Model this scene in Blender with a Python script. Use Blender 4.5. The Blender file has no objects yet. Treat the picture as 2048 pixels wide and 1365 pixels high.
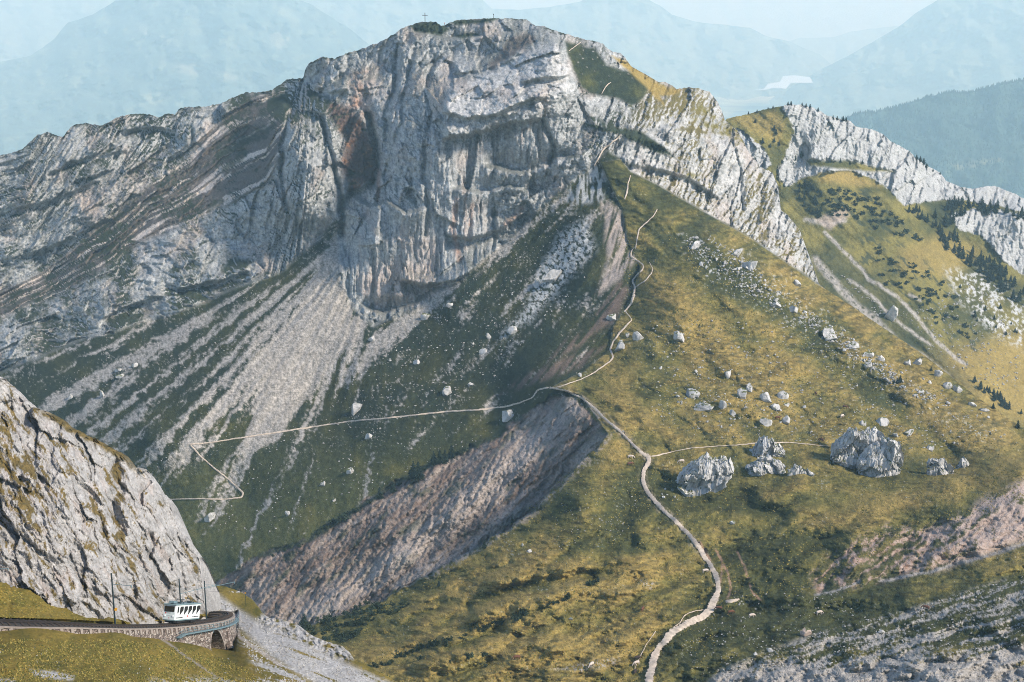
import bpy, bmesh, math, random
import numpy as np
from mathutils import Vector, Matrix
R = math.radians
random.seed(7)
SC = bpy.context.scene
COL = SC.collection

# ------------------------------------------------------------------ camera
PITCH = R(14.6); F = 2048 * 50 / 36.0; CU, CV = 1024.0, 682.5
cam = bpy.data.cameras.new('camera'); camo = bpy.data.objects.new('camera', cam); COL.objects.link(camo)
cam.lens = 50; cam.sensor_width = 36; cam.clip_start = 1; cam.clip_end = 120000
camo.location = (0, 0, 0); camo.rotation_euler = (R(90) - PITCH, 0, 0)
SC.camera = camo
# ------------------------------------------------------------------ light
SUN_DIR = Vector((0.70, -0.34, 0.62)).normalized()       # towards the sun
w = bpy.data.worlds.new('World'); SC.world = w; w.use_nodes = True
nt = w.node_tree; bg = nt.nodes['Background']
sky = nt.nodes.new('ShaderNodeTexSky'); sky.sky_type = 'NISHITA'; sky.sun_disc = False
sky.sun_elevation = math.asin(SUN_DIR.z); sky.sun_rotation = math.atan2(SUN_DIR.x, SUN_DIR.y)
sky.altitude = 2000; sky.air_density = 1.0; sky.dust_density = 0.6
nt.links.new(sky.outputs[0], bg.inputs[0]); bg.inputs[1].default_value = 0.13
sl = bpy.data.lights.new('sun', 'SUN'); sl.energy = 3.3; sl.angle = R(9.0); sl.color = (1.0, 0.91, 0.78)
so = bpy.data.objects.new('sun', sl); COL.objects.link(so)
so.rotation_euler = (-SUN_DIR).to_track_quat('-Z', 'Y').to_euler()
SC.view_settings.view_transform = 'Standard'; SC.view_settings.look = 'None'
SC.view_settings.exposure = 0.86; SC.view_settings.gamma = 1.0
SC.render.engine = 'CYCLES'
SC.cycles.use_denoising = True; SC.cycles.denoiser = 'OPENIMAGEDENOISE'; SC.cycles.denoising_prefilter = 'NONE'; SC.cycles.pixel_filter_type = 'BLACKMAN_HARRIS'; SC.cycles.filter_width = 0.95; SC.cycles.use_adaptive_sampling = False
SC.cycles.max_bounces = 4; SC.cycles.diffuse_bounces = 2; SC.cycles.glossy_bounces = 2
SC.cycles.transmission_bounces = 3; SC.cycles.volume_bounces = 3; SC.cycles.transparent_max_bounces = 6
SC.cycles.caustics_reflective = False; SC.cycles.caustics_refractive = False

# ------------------------------------------------------------------ maths helpers
cp, sp = math.cos(PITCH), math.sin(PITCH)
def unproj(u, v, Y):
    x = (u - CU) / F; y = (CV - v) / F
    t = Y / (y * sp + cp)
    return t * x, Y + 0 * x, t * (y * cp - sp)
def pt(u, v, Y):
    a = unproj(float(u), float(v), float(Y)); return Vector(a)
rs = np.random.RandomState(5)
_perm = rs.permutation(1024); _ang = rs.rand(1024) * 2 * np.pi
_gx, _gy = np.cos(_ang), np.sin(_ang); _rnd = rs.rand(1024)
def _h(i, j, s=0): return _perm[(_perm[(i + s * 37) & 1023] + j) & 1023]
def noise(x, y, s=0):
    xi = np.floor(x).astype(np.int64); yi = np.floor(y).astype(np.int64)
    xf = x - xi; yf = y - yi
    ux = xf**3 * (xf * (xf * 6 - 15) + 10); uy = yf**3 * (yf * (yf * 6 - 15) + 10)
    def g(a, b, dx, dy):
        h = _h(a, b, s); return _gx[h] * dx + _gy[h] * dy
    n00 = g(xi, yi, xf, yf); n10 = g(xi + 1, yi, xf - 1, yf)
    n01 = g(xi, yi + 1, xf, yf - 1); n11 = g(xi + 1, yi + 1, xf - 1, yf - 1)
    a = n00 + ux * (n10 - n00); b = n01 + ux * (n11 - n01)
    return (a + uy * (b - a)) * 1.5
def fbm(x, y, o=5, s=0, g=0.5, l=2.03):
    r = 0; a = 1; f = 1; t = 0
    for k in range(o):
        r = r + a * noise(x * f + 13.1 * k, y * f - 7.7 * k, s + k); t += a; a *= g; f *= l
    return r / t
def ridged(x, y, o=5, s=0, g=0.5, l=2.1):
    r = 0; a = 1; f = 1; t = 0
    for k in range(o):
        r = r + a * (1 - 2.2 * np.abs(noise(x * f + 3.3 * k, y * f + 9.1 * k, s + k))); t += a; a *= g; f *= l
    return r / t
def worley(x, y, s=0):
    xi = np.floor(x).astype(np.int64); yi = np.floor(y).astype(np.int64)
    f1 = np.full(x.shape, 9.0); f2 = np.full(x.shape, 9.0); idr = np.zeros(x.shape)
    for i in (-1, 0, 1):
        for j in (-1, 0, 1):
            h = _h(xi + i, yi + j, s); h2 = _perm[h]
            d = np.hypot(xi + i + _rnd[h] - x, yi + j + _rnd[h2] - y)
            c = d < f1
            f2 = np.where(c, f1, np.minimum(f2, d)); idr = np.where(c, _rnd[_perm[h2]], idr); f1 = np.where(c, d, f1)
    return f1, f2, idr
def facet(x, y, s=0, tilt=.9):
    """flat tilted plates with sharp breaks between them"""
    xi = np.floor(x).astype(np.int64); yi = np.floor(y).astype(np.int64)
    f1 = np.full(x.shape, 9.0); out = np.zeros(x.shape)
    for i in (-1, 0, 1):
        for j in (-1, 0, 1):
            h = _h(xi + i, yi + j, s); h2 = _perm[h]; dx = xi + i + _rnd[h] - x; dy = yi + j + _rnd[h2] - y; d = dx * dx + dy * dy
            c = d < f1; h3 = _perm[h2]; h4 = _perm[(h3 + 7) & 1023]
            out = np.where(c, (_rnd[h3] - .5) + tilt * ((_rnd[h4] - .5) * dx * 2 + (_rnd[_perm[h4]] - .5) * dy * 2), out); f1 = np.where(c, d, f1)
    return out
def sstep(a, b, x):
    t = np.clip((x - a) / (b - a), 0, 1); return t * t * (3 - 2 * t)
def lerp(a, b, t): return a + (b - a) * t
def mixc(c, col, m):
    col = np.asarray(col); return c + (col - c) * m[..., None]
def pdist(u, v, pts):
    d = np.full(u.shape, 1e9)
    for (x0, y0), (x1, y1) in zip(pts[:-1], pts[1:]):
        dx, dy = x1 - x0, y1 - y0; L = dx * dx + dy * dy + 1e-9
        t = np.clip(((u - x0) * dx + (v - y0) * dy) / L, 0, 1)
        d = np.minimum(d, (u - x0 - t * dx)**2 + (v - y0 - t * dy)**2)
    return np.sqrt(d)
def inside(u, v, pts):
    r = np.zeros(u.shape, bool); n = len(pts)
    for i in range(n):
        x0, y0 = pts[i]; x1, y1 = pts[(i + 1) % n]
        if y0 == y1: continue
        c = ((y0 > v) != (y1 > v)) & (u < (x1 - x0) * (v - y0) / (y1 - y0) + x0)
        r ^= c
    return r
def region(u, v, pts, feather=8):
    """1 inside the outline, 0 outside, soft over feather"""
    out = np.zeros(u.shape); a = np.array(pts)
    m = (u > a[:, 0].min() - feather) & (u < a[:, 0].max() + feather) & (v > a[:, 1].min() - feather) & (v < a[:, 1].max() + feather)
    if not m.any(): return out
    uu, vv = u[m], v[m]
    ins = inside(uu, vv, pts); d = pdist(uu, vv, list(pts) + [pts[0]])
    out[m] = sstep(-feather, feather, np.where(ins, d, -d))
    return out
def stroke(u, v, pts, wd, feather=3):
    out = np.zeros(u.shape); a = np.array(pts); k = wd + feather
    m = (u > a[:, 0].min() - k) & (u < a[:, 0].max() + k) & (v > a[:, 1].min() - k) & (v < a[:, 1].max() + k)
    if not m.any(): return out
    out[m] = 1 - sstep(wd - feather, wd + feather, pdist(u[m], v[m], pts)); return out
class RBF:
    """interpolates 1/distance (a plane in space is linear in it) through control points"""
    def __init__(s, pts, k=300.0):
        a = np.array(pts, float); s.p = a[:, :2] / k; s.k = k; q = 1000.0 / a[:, 2]
        d = np.hypot(s.p[:, None, 0] - s.p[None, :, 0], s.p[:, None, 1] - s.p[None, :, 1])
        n = len(a); P = np.c_[np.ones(n), s.p]
        A = np.zeros((n + 3, n + 3)); A[:n, :n] = np.sqrt(d * d + 0.0025) + np.eye(n) * -0.004
        A[:n, n:] = P; A[n:, :n] = P.T
        s.w = np.linalg.solve(A, np.r_[q, 0, 0, 0])
    def __call__(s, u, v):
        sh = u.shape; x = u.ravel() / s.k; y = v.ravel() / s.k; out = np.empty(x.size)
        n = len(s.p)
        for i in range(0, x.size, 60000):
            xx = x[i:i + 60000, None]; yy = y[i:i + 60000, None]
            d = np.sqrt((xx - s.p[None, :, 0])**2 + (yy - s.p[None, :, 1])**2 + 0.0025)
            out[i:i + 60000] = d @ s.w[:n] + s.w[n] + s.w[n + 1] * xx[:, 0] + s.w[n + 2] * yy[:, 0]
        return (1000.0 / np.maximum(out, 0.01)).reshape(sh)

# ------------------------------------------------------------------ scene helpers
def tag(o, label=None, cat=None, group=None, kind=None):
    if label: o['label'] = label
    if cat: o['category'] = cat
    if group: o['group'] = group
    if kind: o['kind'] = kind
    return o
def empty(name, loc, rot=(0, 0, 0)):
    o = bpy.data.objects.new(name, None); COL.objects.link(o); o.location = loc; o.rotation_euler = rot
    o.empty_display_size = 0.5; return o
def grid_mesh(name, P, mat, color=None, smooth=True):
    """P: (rows, cols, 3)"""
    r, c = P.shape[:2]; me = bpy.data.meshes.new(name)
    idx = np.arange(r * c).reshape(r, c)
    q = np.stack([idx[:-1, :-1], idx[1:, :-1], idx[1:, 1:], idx[:-1, 1:]], -1).reshape(-1, 4)
    n = len(q)
    me.vertices.add(r * c); me.vertices.foreach_set('co', P.astype(np.float32).ravel())
    me.loops.add(n * 4); me.loops.foreach_set('vertex_index', q.astype(np.int32).ravel())
    me.polygons.add(n); me.polygons.foreach_set('loop_start', (np.arange(n) * 4).astype(np.int32))
    me.polygons.foreach_set('use_smooth', np.full(n, smooth))
    me.update(calc_edges=True)
    if color is not None:
        at = me.color_attributes.new('albedo', 'FLOAT_COLOR', 'POINT')
        cc = np.ones((r * c, 4), np.float32); cc[:, :3] = np.clip(color, 0.004, 0.9).reshape(-1, 3)
        at.data.foreach_set('color', cc.ravel())
    me.materials.append(mat)
    o = bpy.data.objects.new(name, me); COL.objects.link(o); return o
def gnormals(P):
    du = np.gradient(P, axis=1); dv = np.gradient(P, axis=0)
    n = np.cross(du, dv); n /= np.linalg.norm(n, axis=-1, keepdims=True) + 1e-9
    n *= np.where((n * P).sum(-1, keepdims=True) > 0, -1, 1)
    return n

# ------------------------------------------------------------------ materials
def mat_new(name):
    m = bpy.data.materials.new(name); m.use_nodes = True; t = m.node_tree
    b = t.nodes['Principled BSDF']; b.inputs['Specular IOR Level'].default_value = 0.25
    return m, t, b
def terrain_mat(name, fine=0.6, bump=0.6, dist=0.5, amount=0.35, fine2=3.0):
    m, t, b = mat_new(name); N = t.nodes.new; L = t.links.new
    b.inputs['Roughness'].default_value = 0.95; b.inputs['Specular IOR Level'].default_value = 0.1
    at = N('ShaderNodeAttribute'); at.attribute_name = 'albedo'
    tc = N('ShaderNodeTexCoord')
    n1 = N('ShaderNodeTexNoise'); n1.inputs['Scale'].default_value = fine; n1.inputs['Detail'].default_value = 5; n1.inputs['Roughness'].default_value = 0.7
    n2 = N('ShaderNodeTexNoise'); n2.inputs['Scale'].default_value = fine2; n2.inputs['Detail'].default_value = 3
    L(tc.outputs['Object'], n1.inputs['Vector']); L(tc.outputs['Object'], n2.inputs['Vector'])
    mr = N('ShaderNodeMapRange'); mr.inputs[1].default_value = 0.3; mr.inputs[2].default_value = 0.7
    mr.inputs[3].default_value = 1 - amount; mr.inputs[4].default_value = 1 + amount
    L(n1.outputs['Fac'], mr.inputs[0])
    mx = N('ShaderNodeMixRGB'); mx.blend_type = 'MULTIPLY'; mx.inputs[0].default_value = 1
    L(at.outputs['Color'], mx.inputs[1]); L(mr.outputs[0], mx.inputs[2]); L(mx.outputs[0], b.inputs['Base Color'])
    ad = N('ShaderNodeMath'); ad.operation = 'ADD'; L(n1.outputs['Fac'], ad.inputs[0]); L(n2.outputs['Fac'], ad.inputs[1])
    bp = N('ShaderNodeBump'); bp.inputs['Strength'].default_value = bump; bp.inputs['Distance'].default_value = dist
    L(ad.outputs[0], bp.inputs['Height']); L(bp.outputs[0], b.inputs['Normal'])
    return m
def simple_mat(name, col, rough=0.8, metal=0, var=0.25, scale=2.0, bump=0.2, dist=0.1, spec=0.25, stretch=None):
    m, t, b = mat_new(name); N = t.nodes.new; L = t.links.new
    b.inputs['Roughness'].default_value = rough; b.inputs['Metallic'].default_value = metal; b.inputs['Specular IOR Level'].default_value = spec
    tc = N('ShaderNodeTexCoord'); n1 = N('ShaderNodeTexNoise'); n1.inputs['Scale'].default_value = scale; n1.inputs['Detail'].default_value = 5
    n1.inputs['Roughness'].default_value = 0.65
    L(tc.outputs['Object'], n1.inputs['Vector'])
    cr = N('ShaderNodeValToRGB'); c = np.array(col)
    cr.color_ramp.elements[0].position = 0.3; cr.color_ramp.elements[1].position = 0.7
    cr.color_ramp.elements[0].color = (*(c * (1 - var)), 1); cr.color_ramp.elements[1].color = (*np.minimum(c * (1 + var), 0.95), 1)
    L(n1.outputs['Fac'], cr.inputs[0]); L(cr.outputs[0], b.inputs['Base Color'])
    if bump:
        bp = N('ShaderNodeBump'); bp.inputs['Strength'].default_value = bump; bp.inputs['Distance'].default_value = dist
        L(n1.outputs['Fac'], bp.inputs['Height']); L(bp.outputs[0], b.inputs['Normal'])
    return m
def boulder_mat(name, c1, c2, moss=(0.09, 0.10, 0.035), scale=0.35):
    m, t, b = mat_new(name); N = t.nodes.new; L = t.links.new
    b.inputs['Roughness'].default_value = 0.95
    tc = N('ShaderNodeTexCoord'); oi = N('ShaderNodeObjectInfo')
    n1 = N('ShaderNodeTexNoise'); n1.noise_dimensions = '4D'; n1.inputs['Scale'].default_value = scale; n1.inputs['Detail'].default_value = 7; n1.inputs['Roughness'].default_value = 0.72
    geo = N('ShaderNodeNewGeometry'); L(geo.outputs['Position'], n1.inputs['Vector']); L(oi.outputs['Random'], n1.inputs['W'])
    cr = N('ShaderNodeValToRGB'); e = cr.color_ramp.elements
    e[0].position = 0.32; e[0].color = (*c1, 1); e[1].position = 0.6; e[1].color = (*c2, 1)
    L(n1.outputs['Fac'], cr.inputs[0])
    n2 = N('ShaderNodeTexNoise'); n2.inputs['Scale'].default_value = scale * 1.7; n2.inputs['Detail'].default_value = 5
    L(geo.outputs['Position'], n2.inputs['Vector'])
    sx = N('ShaderNodeSeparateXYZ'); L(geo.outputs['Normal'], sx.inputs[0])
    ad = N('ShaderNodeMath'); ad.operation = 'MULTIPLY_ADD'; ad.inputs[1].default_value = 0.55; L(sx.outputs[2], ad.inputs[0]); L(n2.outputs['Fac'], ad.inputs[2])
    mr = N('ShaderNodeMapRange'); mr.inputs[1].default_value = .95; mr.inputs[2].default_value = 1.04; L(ad.outputs[0], mr.inputs[0])
    mx = N('ShaderNodeMixRGB'); L(mr.outputs[0], mx.inputs[0]); L(cr.outputs[0], mx.inputs[1]); mx.inputs[2].default_value = (*moss, 1)
    L(mx.outputs[0], b.inputs['Base Color'])
    bp = N('ShaderNodeBump'); bp.inputs['Strength'].default_value = 0.6; bp.inputs['Distance'].default_value = .35
    L(n1.outputs['Fac'], bp.inputs['Height']); L(bp.outputs[0], b.inputs['Normal'])
    return m
M_FAR = terrain_mat('mountain_ground', 0.45, 0.75, 1.1, 0.32, 1.6)
M_NEAR = terrain_mat('hillside_ground', 1.6, 0.7, 0.3, 0.4, 7.0)
M_CLIFF = terrain_mat('cliff_rock', 1.1, 0.8, 0.45, 0.3, 5.0)
M_DIST = terrain_mat('distant_ground', 0.004, 0.5, 60, 0.3, 0.02)
M_BOULD = boulder_mat('limestone_boulder', (0.20, 0.20, 0.19), (0.52, 0.51, 0.49))
M_BOULDP = boulder_mat('pink_boulder', (0.18, 0.14, 0.12), (0.46, 0.37, 0.31))
M_STONES = simple_mat('scree_stones', (0.31, 0.30, 0.28), 0.95, var=0.35, scale=0.3, bump=0)
M_PATH = simple_mat('path_gravel', (0.42, 0.355, 0.285), 0.95, var=0.35, scale=0.5, bump=0.4, dist=0.3)
M_TUFT, t_, b_ = mat_new('grass_tussocks'); b_.inputs['Roughness'].default_value = .95; b_.inputs['Specular IOR Level'].default_value = .1
_g = t_.nodes.new('ShaderNodeNewGeometry'); _r = t_.nodes.new('ShaderNodeValToRGB'); t_.links.new(_g.outputs['Random Per Island'], _r.inputs[0]); t_.links.new(_r.outputs[0], b_.inputs[0])
_e = _r.color_ramp.elements; _e[0].position = 0; _e[0].color = (.05, .058, .018, 1); _e[1].position = 1; _e[1].color = (.30, .225, .065, 1); _k = _e.new(.55); _k.color = (.15, .135, .036, 1)
M_CONIF = simple_mat('conifer_needles', (0.014, 0.026, 0.018), 0.9, var=0.5, scale=0.7, bump=0)
M_BUSH = simple_mat('bush_leaves', (0.024, 0.038, 0.020), 0.9, var=0.45, scale=0.6, bump=0)
M_TRUNK = simple_mat('tree_bark', (0.10, 0.075, 0.055), 0.95)

# ------------------------------------------------------------------ terrain layers
def make_layer(ucols, top, bot, nrows, depth_fn, back=((2, .3), (6, 1.6), (14, 5), (30, 16), (70, 50), (160, 130)), power=1.0):
    U = ucols; T = top(U); B = bot(U)
    if power == 1.0:
        t = np.linspace(0, 1, nrows)[:, None]; V = T[None, :] + t * np.maximum(B - T, 5)[None, :]
    else:   # level rows that only bend where they meet the skyline
        vk = np.linspace(T.min(), B.max(), nrows)[:, None]; x = (vk - T[None, :]) / power
        V = T[None, :] + power * np.logaddexp(0, x)
    UU = np.broadcast_to(U[None, :], V.shape).copy()
    D = depth_fn(UU, V)
    X, Y, Z = unproj(UU, V, D); P = np.stack([X, Y, Z], -1)
    return UU, V, D, P
def add_back(P, C, back):
    top = P[0]; ctop = C[0]; rows = []; cr = []
    for dy, dz in back[::-1]:
        q = top.copy(); q[:, 1] += dy; q[:, 2] -= dz; rows.append(q); cr.append(ctop)
    return np.concatenate([np.array(rows), P], 0), np.concatenate([np.array(cr), C], 0)
BACK = ((2, .3), (6, 1.6), (14, 6), (30, 18), (70, 55), (160, 140))
def curve(pts):
    a = np.array(pts, float); return lambda u: np.interp(u, a[:, 0], a[:, 1])

#==MAIN==
# ================================================================== THE MAIN MOUNTAIN
SKY_A = curve([(-720,500),(-290,400),(-130,345),(0,312),(20,306),(45,299),(62,283),(75,270),(95,265),(115,272),(125,276),(135,262),(150,250),(170,247),(200,252),(215,245),(245,232),(270,227),
 (300,230),(318,236),(332,228),(350,230),(358,218),(380,214),(410,214),(428,210),(445,206),(465,196),(490,186),(530,184),(545,180),(560,170),(572,160),(590,158),(607,157),
 (610,140),(618,128),(645,114),(668,118),(690,108),(730,96),(760,84),(790,68),(812,52),(845,44),(872,44),(884,54),(898,46),(915,40),(950,37),(985,34),(1020,35),(1050,38),
 (1070,50),(1090,54),(1110,62),(1140,70),(1165,79),(1185,82),(1205,87),(1222,102),(1240,106),(1250,115),(1262,133),(1290,148),(1318,165),(1330,164),(1345,172),(1352,178),(1365,177),(1380,175),(1402,178),(1420,185),
 (1434,202),(1444,222),(1450,240),(1458,250),(1470,262),(1484,285),(1489,310),(1490,350),(1492,390),(1500,410),(1530,440),(1560,462),(1585,500),(1610,535),(1638,568),(1650,578),(1700,610),(1750,645),(1800,678),(1850,712),(1900,752),(1950,792),(2000,826),(2048,858),(2180,945),(2360,1060),(2600,1190)])
# right wall of the peak bulges over the white slab below
SKY_A = curve([(-720,500),(-290,400),(-130,345),(0,312),(20,306),(45,299),(62,283),(75,270),(95,265),(115,272),(125,276),(135,262),(150,250),(170,247),(200,252),(215,245),(245,232),(270,227),
 (300,230),(318,236),(332,228),(350,230),(358,218),(380,214),(410,214),(428,210),(445,206),(465,196),(490,186),(530,184),(545,180),(560,170),(572,160),(590,158),(607,157),
 (610,140),(618,128),(645,114),(668,118),(690,108),(730,96),(760,84),(790,68),(812,52),(845,44),(872,44),(884,54),(898,46),(915,40),(950,37),(985,34),(1020,35),(1050,38),
 (1070,50),(1090,54),(1110,62),(1140,70),(1165,79),(1185,82),(1205,87),(1222,102),(1240,106),(1250,115),(1262,133),(1290,148),(1318,165),(1330,164),(1345,172),(1352,178),(1365,177),(1380,175),(1402,178),(1420,185),
 (1434,202),(1444,222),(1450,240),(1462,250),(1475,262),(1495,300),(1520,335),(1545,345),(1556,372),(1562,420),(1575,430),(1600,462),(1622,520),(1638,568),(1650,578),(1700,610),(1750,645),(1800,678),(1850,712),(1900,752),(1950,792),(2000,826),(2048,858),(2180,945),(2360,1060),(2600,1190)])
K_PTS = [(-120,345,1560),(0,310,1550),(75,270,1530),(160,250,1500),(260,232,1480),(345,228,1450),(430,212,1420),(500,188,1400),(560,178,1380),(608,150,1350),(612,128,1320),
 (700,112,1300),(780,72,1290),(840,46,1290),(900,45,1290),(985,35,1285),(1060,42,1280),(1150,72,1270),(1240,108,1280),(1330,166,1290),(1400,180,1300),(1440,215,1300),(1460,250,1290),
 (1500,305,1270),(1556,372,1240),(1600,462,1210),(1638,568,1190),(1180,130,1215),(1200,200,1170),(1140,90,1240),(1290,180,1240),(1310,220,1195),(1400,250,1225),(1480,300,1235),
 (1000,110,1225),(1120,100,1175),(900,200,1160),(1000,180,1150),(1130,180,1140),(1150,260,1125),(880,262,1135),(870,330,1125),(1000,258,1128),(1090,230,1128),(1000,320,1132),
 (1100,330,1120),(800,400,1125),(950,450,1108),(720,480,1130),(680,540,1125),(740,640,1085),(850,600,1092),(1000,490,1098),(1100,400,1105),(1190,330,1108),(800,200,1220),(830,120,1250),(760,140,1275),
 (800,300,1165),(920,120,1235),
 (730,260,1250),(745,320,1235),(700,370,1210),(685,420,1190),(710,180,1255),(640,200,1270),(590,260,1230),(620,330,1190),(600,420,1180),(650,430,1185),(560,250,1270),
 (500,280,1330),(400,350,1360),(250,450,1390),(100,550,1420),(0,600,1430),(300,300,1435),(150,350,1460),(50,400,1480),(380,280,1405),(500,430,1265),(400,520,1255),(300,560,1275),
 (200,600,1290),(50,670,1310),(640,470,1200),(560,540,1200),(420,600,1225),(300,640,1240),(110,700,1270),(0,745,1290),(-120,790,1300),
 (690,480,1180),(700,600,1112),(600,600,1110),(500,700,1040),(400,800,990),(300,870,965),(380,890,935),(250,930,950),(490,995,880),(340,1000,890),(410,1100,830),(400,1170,805),(-120,1000,1050),(0,900,1100),
 (100,800,1160),(700,700,1030),(650,800,980),(640,855,930),(800,700,1020),(900,600,1060),(1000,600,1035),(1100,500,1065),(1150,400,1090),(1190,450,1050),(1180,560,990),(1100,600,1000),
 (1000,700,955),(1000,790,890),(850,830,885),(750,840,900),(600,950,860),(800,900,840),(1100,700,905),
 (1200,325,1108),(1225,380,1085),(1245,420,1065),(1255,480,1035),(1280,530,1005),(1262,600,965),(1225,655,930),(1220,700,900),(1165,745,860),(1100,775,828),(1150,785,810),(1190,830,770),(1215,870,735),
 (1000,845,842),(900,900,825),(800,960,808),(700,1030,790),(600,1090,782),(500,1120,790),(430,1165,800),(1100,850,792),(1150,850,770),(1000,920,785),(900,1000,765),(800,1080,752),
 (700,1150,745),(600,1200,740),(500,1175,765),(1050,980,755),(950,1090,735),(800,1170,720),(640,1240,715),(1180,880,755),(200,1250,790),(300,1380,700),(-100,1300,850),
 (1300,330,1140),(1400,390,1160),(1500,460,1180),(1300,270,1150),(1400,320,1175),(1240,270,1130),(1480,400,1195),(1700,640,1170),(1800,720,1120)]
F_PTS = [(1200,325,1108),(1225,380,1085),(1245,420,1065),(1255,480,1035),(1280,530,1005),(1262,600,965),(1225,655,930),(1220,700,900),(1165,745,860),(1100,775,828),(1150,785,810),(1190,830,770),(1215,870,735),
 (1200,890,722),(1130,960,692),(1060,1030,670),(960,1090,652),(800,1180,628),(700,1225,612),(620,1255,600),(500,1340,560),(1290,915,715),(1250,950,690),(1150,1000,650),(1050,1080,630),
 (950,1150,600),(1300,1000,662),(1350,1040,640),(1400,1120,600),(1440,1190,562),(1420,1225,545),(1340,1250,525),(1300,1350,480),(1290,1420,458),(1100,1200,545),(900,1250,545),(1000,1250,527),
 (1200,1200,550),(1200,1130,585),(800,1330,505),(1000,1330,485),(700,1365,480),(1150,1330,485),(900,1300,500),(1240,335,1100),(1350,390,1090),(1500,475,1065),(1640,574,1030),(1750,648,985),
 (1900,755,920),(2048,862,860),(2170,942,810),(1400,500,1000),(1500,560,965),(1350,600,930),(1300,700,870),(1400,700,875),(1600,650,930),(1700,750,880),(1500,750,850),(1250,780,810),
 (1350,800,800),(1500,850,770),(1300,850,760),(1700,850,790),(1900,880,785),(2048,905,790),(1600,900,745),(1400,900,728),(1750,945,722),(1500,950,700),(1900,940,735),(2170,880,770),
 (2170,905,690),(2048,935,668),(1900,962,668),(1750,985,668),(1550,985,668),(1450,1010,655),(1450,1060,625),(1600,1035,630),(1750,1015,640),(1900,995,640),(2048,965,640),(2048,1020,612),
 (1900,1060,600),(1700,1080,598),(1550,1100,595),(1650,1180,560),(1500,1190,558),(1780,1155,566),(1900,1135,575),(2048,1085,592),(2170,1040,610),(2048,1150,548),(1900,1200,520),(1750,1230,513),
 (1600,1230,528),(1500,1250,520),(1450,1300,492),(1400,1365,468),(1600,1300,480),(1700,1280,483),(1900,1260,478),(2048,1220,488),(2048,1300,443),(1900,1340,430),(1700,1365,438),(2048,1400,410),
 (1500,1365,455),(2170,1420,390),(1300,1060,625),(1330,1180,565),(600,1420,440),(300,1420,440)]
K_PTS = [(u, v, Y - max(0, 600 - u) / 600 * 150 * min(1, max(0, (1000 - v) / 220))) for u, v, Y in K_PTS]
RK, RF = RBF(K_PTS), RBF(F_PTS)
CREST = [(1165,745),(1220,700),(1225,655),(1262,600),(1280,535),(1255,480),(1245,420),(1225,380),(1200,325)]
F_POLY = [(300,1500),(500,1345),(560,1292),(620,1255),(700,1225),(760,1203),(800,1182),(860,1150),(960,1092),(1010,1065),(1060,1030),(1100,990),(1130,960),(1170,915),(1200,888),(1216,868),(1190,830),(1160,790),(1100,776),(1165,745),
 (1220,700),(1225,655),(1262,600),(1280,535),(1255,480),(1245,420),(1225,380),(1200,325),(1240,318),(1262,345),(1310,368),(1400,420),(1500,476),(1570,524),(1640,572),(1700,608),(1750,643),(1900,750),(2048,856),(2400,1080),(2400,1600),(300,1600)]
ROCKBASE = curve([(-130,792),(0,745),(60,722),(110,702),(160,680),(230,664),(300,640),(360,622),(420,600),(470,575),(520,560),(560,545),(600,510),(640,478),(672,440),(680,430),(682,560),(700,606),(720,635),(748,652),(800,634),(850,606),(900,575),(950,535),(1000,492),(1050,445),(1100,398),(1150,356),(1190,328),(1215,312),(1240,318),(1300,360),(1400,420),(1500,476),(1640,572),(1660,560),(2400,560)])
ROCK_POLY = [(-140,200),(-140,792),(0,745),(60,722),(110,702),(160,680),(230,664),(300,640),(360,622),(420,600),(470,575),(520,560),(560,545),(600,510),(640,478),(668,440),(685,425),(676,470),(682,560),(700,606),(720,635),(748,652),(800,634),(850,606),(900,575),(950,535),(1000,492),(1050,445),(1100,398),(1150,356),(1190,328),(1215,300),(1240,316),(1262,345),(1310,368),(1400,420),(1500,476),(1640,572),(1700,400),(1600,0),(900,-60),(400,0)]
FLUTE_POLY = [(885,275),(960,268),(1020,250),(1085,238),(1110,240),(1125,290),(1095,320),(1050,340),(990,335),(985,420),(1000,500),(930,560),(850,600),(690,600),(680,500),(760,420),(860,400),(860,300)]
STRATA_POLY = [(560,185),(500,188),(440,240),(380,310),(300,370),(220,440),(140,500),(60,560),(-130,620),(-130,760),(0,640),(110,590),(200,545),(290,480),(390,440),(470,400),(530,370),(562,300),(575,215)]
BULGE_POLY = [(975,140),(1040,100),(1110,90),(1140,130),(1150,190),(1110,215),(1060,225),(1000,240),(940,262),(890,262),(884,215),(900,175)]
GRASS_TOP = [(1130,82),(1160,92),(1188,95),(1215,130),(1250,140),(1280,150),(1300,175),(1285,200),(1255,215),(1270,215),(1240,200),(1215,196),(1180,190),(1160,175),(1145,140),(1135,105)]
def hstep(U, V, pts, amp, w=2.5, fall=40):
    a = np.array(pts, float); x0, x1 = a[0, 0], a[-1, 0]
    vl = np.interp(U, a[:, 0], a[:, 1]) + 4 * fbm(U / 23, V / 60, 3, 91)
    e = sstep(x0 - 3, x0 + 12, U) * (1 - sstep(x1 - 12, x1 + 3, U))
    s = (V - vl); return amp * e * np.tanh(s / w) * np.exp(-(s / fall)**2)
def notch(U, V, pts, amp, w):
    o = np.zeros(U.shape); a = np.array(pts); k = w * 3.2
    m = (U > a[:, 0].min() - k) & (U < a[:, 0].max() + k) & (V > a[:, 1].min() - k) & (V < a[:, 1].max() + k)
    if m.any(): o[m] = amp * np.exp(-(pdist(U[m], V[m], pts) / w)**2)
    return o
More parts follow.
